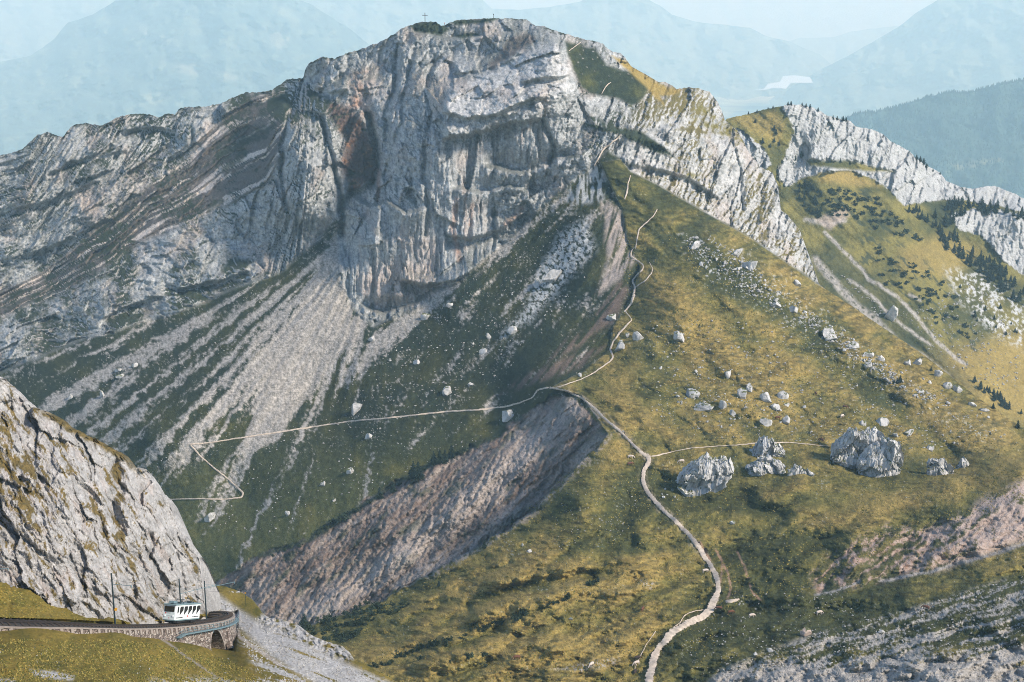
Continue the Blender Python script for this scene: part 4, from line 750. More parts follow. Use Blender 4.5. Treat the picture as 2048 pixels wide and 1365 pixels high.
# ------------------------------------------------------------------ railway
TK = [(-720,1231,168),(-420,1235,187),(-170,1239,199),(-60,1241,203),(0,1243,206),(60,1245,209),(120,1247,213),(180,1250,219),(230,1252,226),(280,1252,234),(330,1250,243),(368,1247,251),(400,1243,258),(425,1239.5,264),(443,1235.5,270),(452,1231,277),(450,1227.5,283),(440,1226,288),(424,1226.5,292),(408,1228,294)]
def catmull(P, step):
    out = []
    P = [2 * P[0] - P[1]] + P + [2 * P[-1] - P[-2]]
    for i in range(1, len(P) - 2):
        a, b, c, d = P[i - 1:i + 3]; n = max(2, int((c - b).length / step))
        for k in range(n):
            t = k / n; out.append(.5 * ((2 * b) + (c - a) * t + (2 * a - 5 * b + 4 * c - d) * t * t + (3 * b - a - 3 * c + d) * t**3))
    out.append(P[-2]); return out
TC = catmull([pt(*q) for q in TK], .5)
TU = []
for p in TC:
    zc = p.y * cp - p.z * sp; TU.append(CU + F * p.x / zc)
def side(i):
    d = TC[min(i + 2, len(TC) - 1)] - TC[max(i - 2, 0)]; d.z = 0; d.normalize(); return Vector((d.y, -d.x, 0))   # outer side
SD = [side(i) for i in range(len(TC))]
M_STONE, t_, b_ = mat_new('viaduct_masonry'); N_ = t_.nodes.new; L_ = t_.links.new
g_ = N_('ShaderNodeNewGeometry'); mp = N_('ShaderNodeMapping'); mp.inputs['Scale'].default_value = (1.6, 1.6, 2.6); L_(g_.outputs['Position'], mp.inputs[0])
v_ = N_('ShaderNodeTexVoronoi'); v_.inputs['Scale'].default_value = 1.0; v2_ = N_('ShaderNodeTexVoronoi'); v2_.feature = 'DISTANCE_TO_EDGE'; v2_.inputs['Scale'].default_value = 1.0
L_(mp.outputs[0], v_.inputs[0]); L_(mp.outputs[0], v2_.inputs[0])
sv = N_('ShaderNodeSeparateXYZ'); L_(v_.outputs['Color'], sv.inputs[0]); cr_ = N_('ShaderNodeValToRGB'); L_(sv.outputs[0], cr_.inputs[0])
e_ = cr_.color_ramp.elements; e_[0].position = 0; e_[0].color = (.11, .085, .07, 1); e_[1].position = 1; e_[1].color = (.44, .39, .34, 1); k_ = e_.new(.5); k_.color = (.24, .19, .16, 1)
mr_ = N_('ShaderNodeMapRange'); mr_.inputs[2].default_value = .08; L_(v2_.outputs['Distance'], mr_.inputs[0]); mx_ = N_('ShaderNodeMixRGB'); L_(mr_.outputs[0], mx_.inputs[0]); mx_.inputs[1].default_value = (.06, .05, .045, 1); L_(cr_.outputs[0], mx_.inputs[2])
L_(mx_.outputs[0], b_.inputs['Base Color']); b_.inputs['Roughness'].default_value = .95
bp_ = N_('ShaderNodeBump'); bp_.inputs['Distance'].default_value = .12; L_(mr_.outputs[0], bp_.inputs['Height']); L_(bp_.outputs[0], b_.inputs['Normal'])
M_DARK = simple_mat('track_ballast', (.035, .032, .03), .9, scale=4); M_RAIL = simple_mat('rail_steel', (.06, .05, .045), .5, .6, scale=3)
M_TIE = simple_mat('sleeper_wood', (.06, .045, .035), .9, scale=5); M_BLUE = simple_mat('blue_grey_steel', (.15, .22, .24), .6, .1, scale=3)
M_POLE = simple_mat('pole_steel', (.035, .055, .062), .6, .3, scale=3); M_WHITE = simple_mat('white_paint', (.66, .70, .68), .4, var=.04, scale=1.5, bump=.03, spec=.5)
M_WHITE_SHADE = simple_mat('white_paint_shaded', (.50, .56, .55), .4, var=.05, scale=1.5, bump=.03, spec=.5)  # greyer copy of the white paint, carries the shade on the railcar's front
M_ROOF = simple_mat('roof_paint', (.16, .23, .24), .55, var=.12, scale=2); M_YEL = simple_mat('yellow_sign', (.80, .38, .03), .6, var=.05); M_BLK = simple_mat('black_paint', (.02, .02, .022), .6, var=.1); M_RED = simple_mat('red_paint', (.45, .04, .035), .5, var=.05)
M_GLASS, t_, b_ = mat_new('window_glass'); b_.inputs['Base Color'].default_value = (.018, .017, .015, 1); b_.inputs['Roughness'].default_value = .12; b_.inputs['Specular IOR Level'].default_value = .6
M_LAMP = simple_mat('lamp_glass', (.75, .78, .78), .2, var=.03, bump=0, spec=.7)
via = empty('viaduct', TC[len(TC) // 2]); VM = Matrix.Translation(-via.location)
tag(via, 'curved stone viaduct and retaining wall with one arch carrying the rack railway', 'viaduct')
HD_ = curve([(-180,2.2),(0,2.4),(200,2.4),(250,2.6),(300,3.4),(330,4.0),(380,6.0),(420,7.5),(460,9.5)])
iend = len(TC) - 1
iturn = max(range(len(TC)), key=lambda i: TU[i])
def hh(i): return float(HD_(TU[i])) if i <= iturn else 9.5
def loc(p): return p - via.location
def wall(a, off0, off1, nm, lo=None):
    m = MB(); pts = []
    for i in range(0, len(TC)):
        in_arch = AR0 <= i <= AR1
        h = hh(i)
        bot = -h
        if in_arch:
            x = (i - (AR0 + AR1) / 2) / ((AR1 - AR0) / 2); bot = -(1.95 + (h - 1.2) * (1 - math.sqrt(max(0, 1 - abs(x)**2.3))) )
        pts.append((i, bot))
    rings = []
    for i, bot in pts:
        c = loc(TC[i]); n = SD[i]; bt = 0.10 * -bot
        rings.append([m.bm.verts.new(c + n * off0 + Vector((0, 0, -.55))), m.bm.verts.new(c + n * off1 + Vector((0, 0, -.55))),
                      m.bm.verts.new(c + n * (off1 + (bt if off1 > 0 and off1 > off0 else 0)) + Vector((0, 0, bot))), m.bm.verts.new(c + n * off0 + Vector((0, 0, bot)))])
    for r0, r1 in zip(rings[:-1], rings[1:]):
        for k in range(4): m.bm.faces.new((r0[k], r0[(k + 1) % 4], r1[(k + 1) % 4], r1[k]))
    m.bm.faces.new(rings[0][::-1]); m.bm.faces.new(rings[-1])
    return m.build(nm, M_STONE, via)
AR0 = min(range(iturn), key=lambda i: abs(TU[i] - 399)); AR1 = min(range(iturn), key=lambda i: abs(TU[i] - 427))
wall(0, -1.55, 1.55, 'wall')
m = MB(); rg = []
for i in range(AR0 - 2, AR1 + 3):        # arch ring standing proud of the wall face
    h = hh(i); x = max(-1, min(1, (i - (AR0 + AR1) / 2) / ((AR1 - AR0) / 2))); bot = -(1.95 + (h - 1.2) * (1 - math.sqrt(max(0, 1 - abs(x)**2.3))))
    bot = max(bot, -h + .3); c = loc(TC[i]); n = SD[i]; o1 = 1.62 + .1 * -bot
    rg.append([m.bm.verts.new(c + n * (o1 - .15) + Vector((0, 0, bot + .45))), m.bm.verts.new(c + n * o1 + Vector((0, 0, bot + .45))), m.bm.verts.new(c + n * o1 + Vector((0, 0, bot))), m.bm.verts.new(c + n * (o1 - .15) + Vector((0, 0, bot)))])
for r0, r1 in zip(rg[:-1], rg[1:]):
    for k in range(4): m.bm.faces.new((r0[k], r0[(k + 1) % 4], r1[(k + 1) % 4], r1[k]))
m.build('arch_ring', simple_mat('arch_stone', (.33, .29, .26), .95, scale=2), via)
m = MB(); m.sweep([(loc(TC[i]), SD[i]) for i in range(len(TC))], [(-1.7, -.55), (1.7, -.55), (1.7, -.32), (-1.7, -.32)]); m.build('coping', simple_mat('coping_stone', (.26, .22, .19), .95, scale=2), via)
rs0 = None; M_RIM = simple_mat('rim_stone', (.36, .31, .27), .95, var=.4, scale=.8)
for i in range(0, iend, 4):            # upright stones along the rim with dark slots between
    c = loc(TC[i]); n = SD[i]; d = Vector((-n.y, n.x, 0)); M = Matrix(((d.x, n.x, 0, c.x), (d.y, n.y, 0, c.y), (0, 0, 1, c.z), (0, 0, 0, 1)))
    if rs0 is None: rs0 = q = MB().box(-.28, .28, 1.60, 1.82, -1.5, -.56).build('rim_stone', M_RIM, via)
    else: q = rs0.copy(); COL.objects.link(q); q.parent = via
    q.matrix_local = M
rb = empty('buttress_support', (0, 0, 0))
bpy.data.objects.remove(rb)
b0 = pt(452, 1262, 268); m = MB()
for k, (u0, u1) in enumerate(((447, 459),)):
    p0 = loc(pt(449, 1240, 270)); p1 = loc(pt(461, 1300, 264)); m.bar(p0, p1, .45, 6, .8)
m.build('buttress', M_STONE, via)
trk = empty('railway_track', TC[len(TC) // 2]); tag(trk, 'dark rack railway track curving round the foot of the cliff', 'railway track')
pts = [(loc(TC[i]), SD[i]) for i in range(len(TC))]
MB().sweep(pts, [(-1.35, -.31), (1.35, -.31), (1.2, -.06), (-1.2, -.06)]).build('ballast', M_DARK, trk)
m = MB()
for i in range(0, iend, 2):
    c = loc(TC[i]); n = SD[i]; d = Vector((-n.y, n.x, 0)); M = Matrix(((d.x, n.x, 0, c.x), (d.y, n.y, 0, c.y), (0, 0, 1, c.z), (0, 0, 0, 1))); m.box(-.13, .13, -1.3, 1.45, -.055, .06, M)
sl_ = m.build('sleepers', M_TIE, trk); sl_['kind'] = 'stuff'
for o in (-.45, .45): MB().sweep(pts, [(o - .05, .062), (o + .05, .062), (o + .05, .24), (o - .05, .24)]).build('rail', M_RAIL, trk)
MB().sweep(pts, [(-.06, .062), (.06, .062), (.06, .30), (-.06, .30)]).build('rack_rail', M_RAIL, trk)
# walkway hung on the outside
wk = empty('walkway', TC[AR0]); tag(wk, 'blue grey steel walkway with railing hung along the outside of the stone viaduct', 'walkway')
wi = [i for i in range(iend) if 331 < TU[i] and i <= iturn + 6]
off = curve([(331, -2.45), (348, -1.75), (380, -1.55), (420, -1.45), (460, -1.3)])
wp = [(TC[i] - wk.location + Vector((0, 0, float(off(TU[i])))), SD[i]) for i in wi]
MB().sweep(wp, [(1.75, -.2), (2.55, -.2), (2.55, 0), (1.75, 0)]).build('deck', M_BLUE, wk)
for z in (.55, 1.05): MB().sweep(wp, [(2.49, z - .03), (2.55, z - .03), (2.55, z + .03), (2.49, z + .03)]).build('handrail', M_BLUE, wk)
m0 = None
for k, i in enumerate(range(2, len(wi) - 1, 6)):
    p, n = wp[i]; q = MB().bar((0, 0, -.75), (0, 0, 1.08), .045, 6).build('post', M_BLUE, wk) if m0 is None else m0.copy()
    if m0 is None: m0 = q
    else: COL.objects.link(q); q.parent = wk
    q.location = p + n * 2.52
p, n = wp[4]; MB().bar(p + n * 2.0 + Vector((0, 0, -.3)), p + n * 1.9 + Vector((-1.2, -.6, -1.9)), .07, 6).build('strut', M_BLUE, wk)
# overhead line masts
def mast(u, vb, Yd, hpx, arm_to, label, armv, double=False):
    p = pt(u, vb, Yd); h = hpx * Yd / F / math.cos(PITCH + .19)
    o = empty('overhead_line_mast', p); tag(o, label, 'mast', 'overhead line masts of the railway')
    MB().bar((0, 0, -1.5), (0, 0, h), .17, 10, .12).build('pole', M_POLE, o)
    za = armv * h
    a = Vector((0, 0, za)); e = pt(*arm_to) - p; e.z = za + .15
    MB().bar(a, e, .055, 6).build('arm', M_BLUE, o)
    MB().bar(a + Vector((0, 0, h * .1)), a + (e - a) * .55, .03, 6).build('stay', M_BLUE, o)
    MB().bar(e + Vector((0, 0, .1)), e + Vector((0, 0, -.35)), .09, 8).build('insulator', M_BLUE, o)
    return o, h
o1, h1 = mast(231, 1256, 229, 116, (263, 1180, 228), 'dark overhead line mast with a small yellow plate standing left of the white railcar', .80)
MB().box(-.05, .40, -.22, -.18, 0, .55, Matrix.Translation((.1, 0, h1 * .33)) @ Matrix.Rotation(R(20), 4, 'Y')).build('warning_plate', M_YEL, o1)
mast(364, 1252, 262, 100, (432, 1195, 266), 'dark overhead line mast rising behind the roof of the white railcar', .68)
mast(413, 1236, 284, 78, (470, 1190, 287), 'dark overhead line mast at the right end of the railcar by the track bend', .80)
mast(-22, 1240, 206, 124, (20, 1180, 206), 'overhead line mast beyond the left border with only its arm in view', .86)
wire = [pt(-60, 1130, 205), pt(20, 1126, 206), pt(262, 1166, 228), pt(430, 1184, 266), pt(468, 1178, 287), pt(560, 1168, 330)]
m = MB()
for a_, b_2 in zip(wire[:-1], wire[1:]): m.bar(a_, b_2, .018, 5)
tag(m.build('contact_wire', M_BLK), 'thin black contact wire strung between the overhead line masts', 'wire')
# ------------------------------------------------------------------ railcar
ic = min(range(iturn), key=lambda i: abs(TU[i] - 362))
fw = (TC[ic - 9] - TC[ic + 9]).normalized(); up0 = Vector((0, 0, 1)); sd = up0.cross(fw).normalized(); up = fw.cross(sd).normalized()
rc = empty('railcar', TC[ic] + up * .3); rc.scale = (1.17, 1, .95); rc.rotation_mode = 'QUATERNION'; rc.rotation_quaternion = Matrix((fw, sd, up)).transposed().to_quaternion()
tag(rc, 'white rack railcar with slanted side windows and grey roof standing on the viaduct', 'railcar')
L2, W2, ZB, ZT = 5.1, 1.2, .62, 3.55
m = MB(); m.box(-L2, L2, -W2, W2, ZB, ZT); m.build('body', M_WHITE, rc, .12, False)
m = MB(); m.box(L2 - .02, L2 + .05, -W2 + .1, W2 - .1, ZB + .06, 2.1); m.build('front_shade_panel', M_WHITE_SHADE, rc, .02)  # sheet that puts the front end's shade into its colour
m = MB(); m.box(-L2 - .1, L2 + .22, -W2 - .1, W2 + .1, ZT - .02, ZT + .2); m.build('roof', M_ROOF, rc, .06)
m = MB(); m.box(-L2 + .1, L2 - .02, -W2 - .02, W2 + .02, ZB - .12, ZB + .09); m.build('skirt', M_ROOF, rc)
m = MB(); m.box(-L2 + .5, L2 - .3, -.95, .95, .15, ZB - .02); m.box(2.0, 3.8, -1.0, 1.0, 0, .5); m.box(-3.8, -2.0, -1.0, 1.0, 0, .5); m.build('undercarriage', M_BLK, rc)
wl0 = None
for x in (-3.4, -2.4, 2.4, 3.4):
    for y in (-.62, .62):
        if wl0 is None: wl0 = q = MB().bar((0, -.06, 0), (0, .06, 0), .34, 16).build('wheel', M_RAIL, rc)
        else: q = wl0.copy(); COL.objects.link(q); q.parent = rc
        q.location = (x, y, .22)
m = MB(); m.box(L2 + .06, L2 + .09, -W2 + .22, W2 - .22, 2.25, 3.32); m.build('windscreen', M_GLASS, rc)
m = MB()
for y in (-.42, .08, .42): m.box(L2 + .092, L2 + .11, y - .02, y + .02, 2.25, 3.32)
m.build('windscreen_frame', M_BLK, rc)
h0 = None
for y in (-.82, .82):
    hd = MB().bar((0, 0, 0), (.12, 0, 0), .17, 16).build('headlight', M_LAMP, rc) if h0 is None else h0.copy()
    if h0 is None: h0 = hd
    else: COL.objects.link(hd); hd.parent = rc
    hd.location = (L2 + .055, y, 1.45)
m = MB(); m.bar((L2 + .07, -.45, 1.55), (L2 + .07, .35, 1.55), .03, 6); m.build('grab_rail', M_WHITE, rc)
def prism(pts2, y0, y1, name, mat, parent):
    m = MB(); a = [m.bm.verts.new((x, y0, z)) for x, z in pts2]; b = [m.bm.verts.new((x, y1, z)) for x, z in pts2]; n = len(a)
    m.bm.faces.new(a); m.bm.faces.new(b[::-1])
    for i in range(n): m.bm.faces.new((a[i], a[(i + 1) % n], b[(i + 1) % n], b[i]))
    return m.build(name, mat, parent)
for sgn in (1, -1):
    ys = sorted((sgn * (W2 + .012), sgn * (W2 + .04)))
    # five window pairs, each with a slanted sill rising to the rear
    specs = [(4.35, .75, .75)] + [(3.35 - k * 1.72, .62, .62) for k in range(5)]
    for k, (x, wd, _) in enumerate(specs):
        if k == 0: prism([(x, 1.95), (x, 3.0), (x - .12, 3.28), (x - .5, 3.28), (x - .5, 2.2)], *ys, 'side_window', M_GLASS, rc); continue
        x0 = x
        w_ = prism([(x0, 1.55), (x0, 2.95), (x0 - .12, 3.15), (x0 - .30, 3.25), (x0 - .62, 3.25), (x0 - .62, 2.02)], *ys, 'side_window', M_GLASS, rc)
        w_ = prism([(x0 - .70, 2.08), (x0 - .70, 3.25), (x0 - 1.18, 3.25), (x0 - 1.32, 3.1), (x0 - 1.32, 2.52)], *ys, 'side_window', M_GLASS, rc)
    prism([(-4.72, 2.6), (-4.72, 3.1), (-4.95, 3.1), (-4.95, 2.6)], *ys, 'side_window', M_GLASS, rc)
def text(body, size, name, mat, parent, M):
    c = bpy.data.curves.new(name, 'FONT'); c.body = body; c.size = size; c.extrude = .008
    o = bpy.data.objects.new(name, c); me = bpy.data.meshes.new_from_object(o); bpy.data.objects.remove(o)
    o = bpy.data.objects.new(name, me); me.materials.append(mat); COL.objects.link(o); o.parent = parent; o.matrix_local = M; return o
def side_m(x, y, z, rot=0, s=1):   # lettering standing on the side wall, s: which side
    B = Matrix(((-s, 0, 0, x), (0, 0, s, y), (0, 1, 0, z), (0, 0, 0, 1))); return B @ Matrix.Rotation(rot, 4, 'Z')
for s in (1, -1):
    text('PILATUS', .42, 'lettering', M_BLK, rc, side_m(-.1 if s > 0 else -1.6, s * (W2 + .03), 1.55, R(48) if s > 0 else -R(48), s))
    m = MB(); m.box(0, .34, s * (W2 + .01) - .01, s * (W2 + .01) + .025, 1.12, 1.42); m.build('red_mark', M_RED, rc)
    for k, (x, l) in enumerate([(4.7, .3), (4.2, .55), (3.55, .9), (2.6, .5), (-2.0, .3), (-2.5, .6), (-3.2, .5), (-3.8, .7)]): MB().box(x - l, x, s * (W2 + .01) - .01, s * (W2 + .01) + .02, 1.0, 1.16).build('lettering', M_BLK, rc)
FM = Matrix(((0, 0, 1, L2 + .06), (1, 0, 0, -.55), (0, 1, 0, 1.92), (0, 0, 0, 1)))
text('PILATUS', .22, 'front_lettering', M_BLK, rc, FM)
m = MB(); m.box(L2 + .055, L2 + .07, -.85, -.62, 1.86, 2.08); m.build('red_mark', M_RED, rc)
m = MB(); m.box(L2 + .055, L2 + .07, -.1, .1, .95, 1.1); m.build('red_mark', M_RED, rc)
m = MB(); m.box(3.2, 4.6, -.55, .45, ZT + .3, ZT + .75); m.box(3.6, 4.2, -.4, .3, ZT + .18, ZT + .32); m.build('roof_box', M_BLUE, rc, .05)
for x in (1.6, -2.6):
    m = MB()
    for y in (-.6, .6):
        m.bar((x - .8, y, ZT + .35), (x + .8, y, ZT + .35), .05, 6); m.bar((x - .8, y, ZT + .35), (x + .2, y, ZT + .75), .04, 6); m.bar((x + .2, y, ZT + .75), (x - .5, y, ZT + .95), .035, 6)
        m.bar((x - .6, y, ZT + .18), (x - .6, y, ZT + .36), .06, 6); m.bar((x + .6, y, ZT + .18), (x + .6, y, ZT + .36), .06, 6)
    m.bar((x - .5, -.8, ZT + .97), (x - .5, .8, ZT + .97), .05, 6); m.box(x - .3, x + .4, -.3, .3, ZT + .24, ZT + .5)
    m.build('pantograph', M_POLE, rc)
# ================================================================== PATHS
def ribbon(name, pts, surf=S_MAIN, mat=M_PATH, lift=.3, gap=None):
    """pts: (u, v, half width in px); laid on the built ground"""
    a = np.array(pts, float); a[:, 2] *= .86; d = np.r_[0, np.cumsum(np.hypot(np.diff(a[:, 0]), np.diff(a[:, 1])))]
    n = max(4, int(d[-1] / 1.6)); s = np.linspace(0, d[-1], n)
    u = np.interp(s, d, a[:, 0]); v = np.interp(s, d, a[:, 1]); wd = np.interp(s, d, a[:, 2])
    k = np.ones(5) / 5; up_ = np.pad(u, 2, 'edge'); vp_ = np.pad(v, 2, 'edge'); u2 = np.convolve(up_, k, 'valid'); v2 = np.convolve(vp_, k, 'valid')
    u2 += .9 * noise(s / 14, s * 0 + a[0, 0] * .1, 711); v2 += .6 * noise(s / 11, s * 0 + a[0, 0] * .1, 713)
    du = np.gradient(u2); dv = np.gradient(v2); L = np.hypot(du, dv) + 1e-9; nu, nv = -dv / L, du / L
    bm = bmesh.new(); rows = []
    for i in range(n):
        w1 = wd[i] * (1 + .35 * float(noise(np.array(s[i] / 38.), np.array(.3), 715)) + random.uniform(-.22, .22)); w2 = wd[i] * (1 + .35 * float(noise(np.array(s[i] / 38.), np.array(5.3), 717)) + random.uniform(-.22, .22))
        row = []
        for t in (-1, -.5, 0, .5, 1):
            ww = (w1 if t < 0 else w2) * t
            p = surf(u2[i] + nu[i] * ww, v2[i] + nv[i] * ww); row.append(np.array(p))
        rows.append(row)
    G = np.array(rows); k7 = np.hanning(9); k7 /= k7.sum(); Gp = np.concatenate([G[:1]] * 4 + [G] + [G[-1:]] * 4, 0)
    gd = np.linalg.norm(Gp, axis=-1); gm = gd.min(1); gm = np.array([gm[max(0, i_ - 3):i_ + 4].min() for i_ in range(len(gm))]); dd_ = (np.convolve(gm, k7, 'valid')[:, None] * .6 + .4 * np.apply_along_axis(lambda c: np.convolve(c, k7, 'valid'), 0, gd)) * np.ones((1, 5))
    G = G / np.linalg.norm(G, axis=-1, keepdims=True) * (dd_ - lift * np.array([.15, 1, 1, 1, .15]))[..., None]
    rows = [[bm.verts.new(c) for c in r] for r in G]
    for r0, r1 in zip(rows[:-1], rows[1:]):
        for j in range(4): bm.faces.new((r0[j], r0[j + 1], r1[j + 1], r1[j]))
    me = bpy.data.meshes.new(name); bm.to_mesh(me); bm.free(); me.materials.append(mat); me.polygons.foreach_set('use_smooth', [True] * len(me.polygons))
    o = bpy.data.objects.new(name, me); COL.objects.link(o); tag(o, kind='structure'); return o
ribbon('path', [(1293,1400,12),(1300,1350,10),(1308,1318,9),(1320,1293,8),(1345,1264,8),(1375,1246,7.5),(1405,1235,7),(1421,1218,8),(1428,1200,8),(1437,1184,7),(1436,1160,6),(1420,1130,5.5),(1400,1098,5.5),(1380,1073,5),(1355,1045,4.5),(1330,1024,4.5),(1310,1003,4),(1293,980,4),(1286,960,3.6),(1288,940,4),(1299,922,4.5),(1296,913,5),(1280,903,3),(1262,885,2.8),(1240,862,2.8),(1212,840,2.8),(1190,818,2.5),(1165,797,2.4),(1135,783,2.2),(1112,778,2.2),(1098,775,2.4)])
ribbon('footpath', [(1098,775,2.2),(1075,780,1.8),(1066,795,1.6),(1040,806,1.6),(1012,813,2.2),(990,816,1.8),(960,820,2),(900,823,1.7),(850,828,1.7),(780,836,1.6),(700,843,1.7),(640,852,1.7),(560,864,1.5),(480,876,1.5),(420,886,1.6),(380,889,2)])
ribbon('footpath', [(380,889,2),(400,912,1.9),(430,938,1.9),(455,958,1.9),(475,975,1.9),(486,986,2),(484,995,2),(450,999,1.5),(400,998,1.4),(335,999,1.4)])
ribbon('footpath', [(1112,776,1.2),(1135,768,1.1),(1160,760,1.1),(1176,752,1.2),(1190,745,1.4),(1206,733,1.4),(1222,722,1.8),(1227,714,1.8),(1220,700,2),(1226,684,2),(1238,668,2),(1252,652,1.6),(1264,640,1.0),(1256,630,1.1),(1250,622,1.2)])
ribbon('footpath', [(1248,625,1.4),(1262,608,2.4),(1268,590,3.2),(1270,575,2.6),(1264,562,2.2),(1272,552,1.6),(1285,540,1.5),(1287,530,1.5),(1276,522,1.8),(1262,514,1.8),(1262,504,1.0),(1270,494,1.0)])
ribbon('footpath', [(1270,575,1.6),(1290,562,1.3),(1303,547,1.3),(1305,536,1.1),(1298,524,.8)])
ribbon('footpath', [(1271,500,1.0),(1274,478,1.5),(1279,457,1.5),(1296,443,1.4),(1309,430,1.2),(1315,418,1)])
ribbon('footpath', [(1249,400,1.5),(1254,385,1.8),(1256,368,1.4),(1262,350,1.1)])
ribbon('footpath', [(1188,332,1.4),(1198,314,2),(1206,300,2.2),(1222,287,2.4),(1236,277,2),(1243,268,1.6)], lift=2.2)
ribbon('footpath', [(1203,190,.8),(1209,178,1.1),(1214,170,1.1),(1223,164,.8)], lift=1)
ribbon('footpath', [(1137,103,.8),(1152,92,.9),(1162,84,.8)], lift=1)
ribbon('footpath', [(1302,914,2),(1340,905,1.1),(1380,897,1),(1430,893,1),(1480,890,1.1),(1520,886,1.3),(1575,885,1.2),(1620,889,.9),(1660,893,.6)])
ribbon('footpath', [(1418,1219,1.2),(1390,1222,1),(1370,1230,1.4),(1360,1246,1),(1345,1256,.9)])
ribbon('footpath', [(1268,1342,.7),(1278,1318,1),(1292,1290,1),(1312,1262,1)])
ribbon('footpath', [(1450,1204,3),(1466,1202,4),(1480,1198,2)])
# ================================================================== BOULDERS
def rock_mesh(seed, sub=2, cuts=9, squash=(1, 1, 1), rough=.09, name='boulder'):
    rn = np.random.RandomState(seed); bm = bmesh.new(); bmesh.ops.create_icosphere(bm, subdivisions=sub, radius=1)
    pl = []
    for k in range(cuts):
        n = rn.normal(size=3); n /= np.linalg.norm(n); pl.append((n, .42 + .42 * rn.rand()))
    co = np.array([q.co[:] for q in bm.verts])
    for n, d in pl:
        t = co @ n; co -= np.outer(np.maximum(t - d, 0), n)
    sc = 3.1; co *= (1 + rough * 1.6 * fbm(co[:, 0] * sc + seed, co[:, 1] * sc + co[:, 2] * 1.7, 4, seed % 90))[:, None] 
    if sub > 2: co += (rough * .5) * np.stack([ridged(co[:, 0] * 5 + k, co[:, 2] * 5 + co[:, 1] * 4, 3, k + seed % 50) for k in range(3)], -1) * .5
    co *= np.array(squash)
    for q, c in zip(bm.verts, co): q.co = c
    me = bpy.data.meshes.new(name); bm.to_mesh(me); bm.free(); me.materials.append(M_BOULD); return me
ROCKS = [rock_mesh(100 + k, 2, 10, (1, .85, .75)) for k in range(12)]
def place_rock(u, v, wpx, hpx, label, group=None, me=None, surf=S_MAIN, tilt=0, mat=None, sink=.42, name='boulder'):
    kk = .8 if u < 1200 else 1.0; p = surf(u, v - hpx * .15); s = p.length / F * kk; W_ = wpx * s / 2; H_ = hpx * s / 2 * 1.12
    big = me is None
    me = me or rock_mesh(int(u * 7 + v) % 9973, 4 if wpx > 30 else 3, 16)
    if mat is not None: me = me.copy(); me.materials[0] = mat
    o = bpy.data.objects.new(name, me); COL.objects.link(o)
    o.scale = (W_ * 1.12, (W_ + H_) / 2, H_ * 1.3) if big else (W_, (W_ + H_) * .5, H_ * 1.3)
    o.rotation_euler = (0, R(tilt), random.uniform(-.5, .5) if big else random.uniform(0, 6.28))
    o.location = p + Vector((0, 0, H_ * (1 - sink * 1.6))); tag(o, label, 'boulder', group); return o
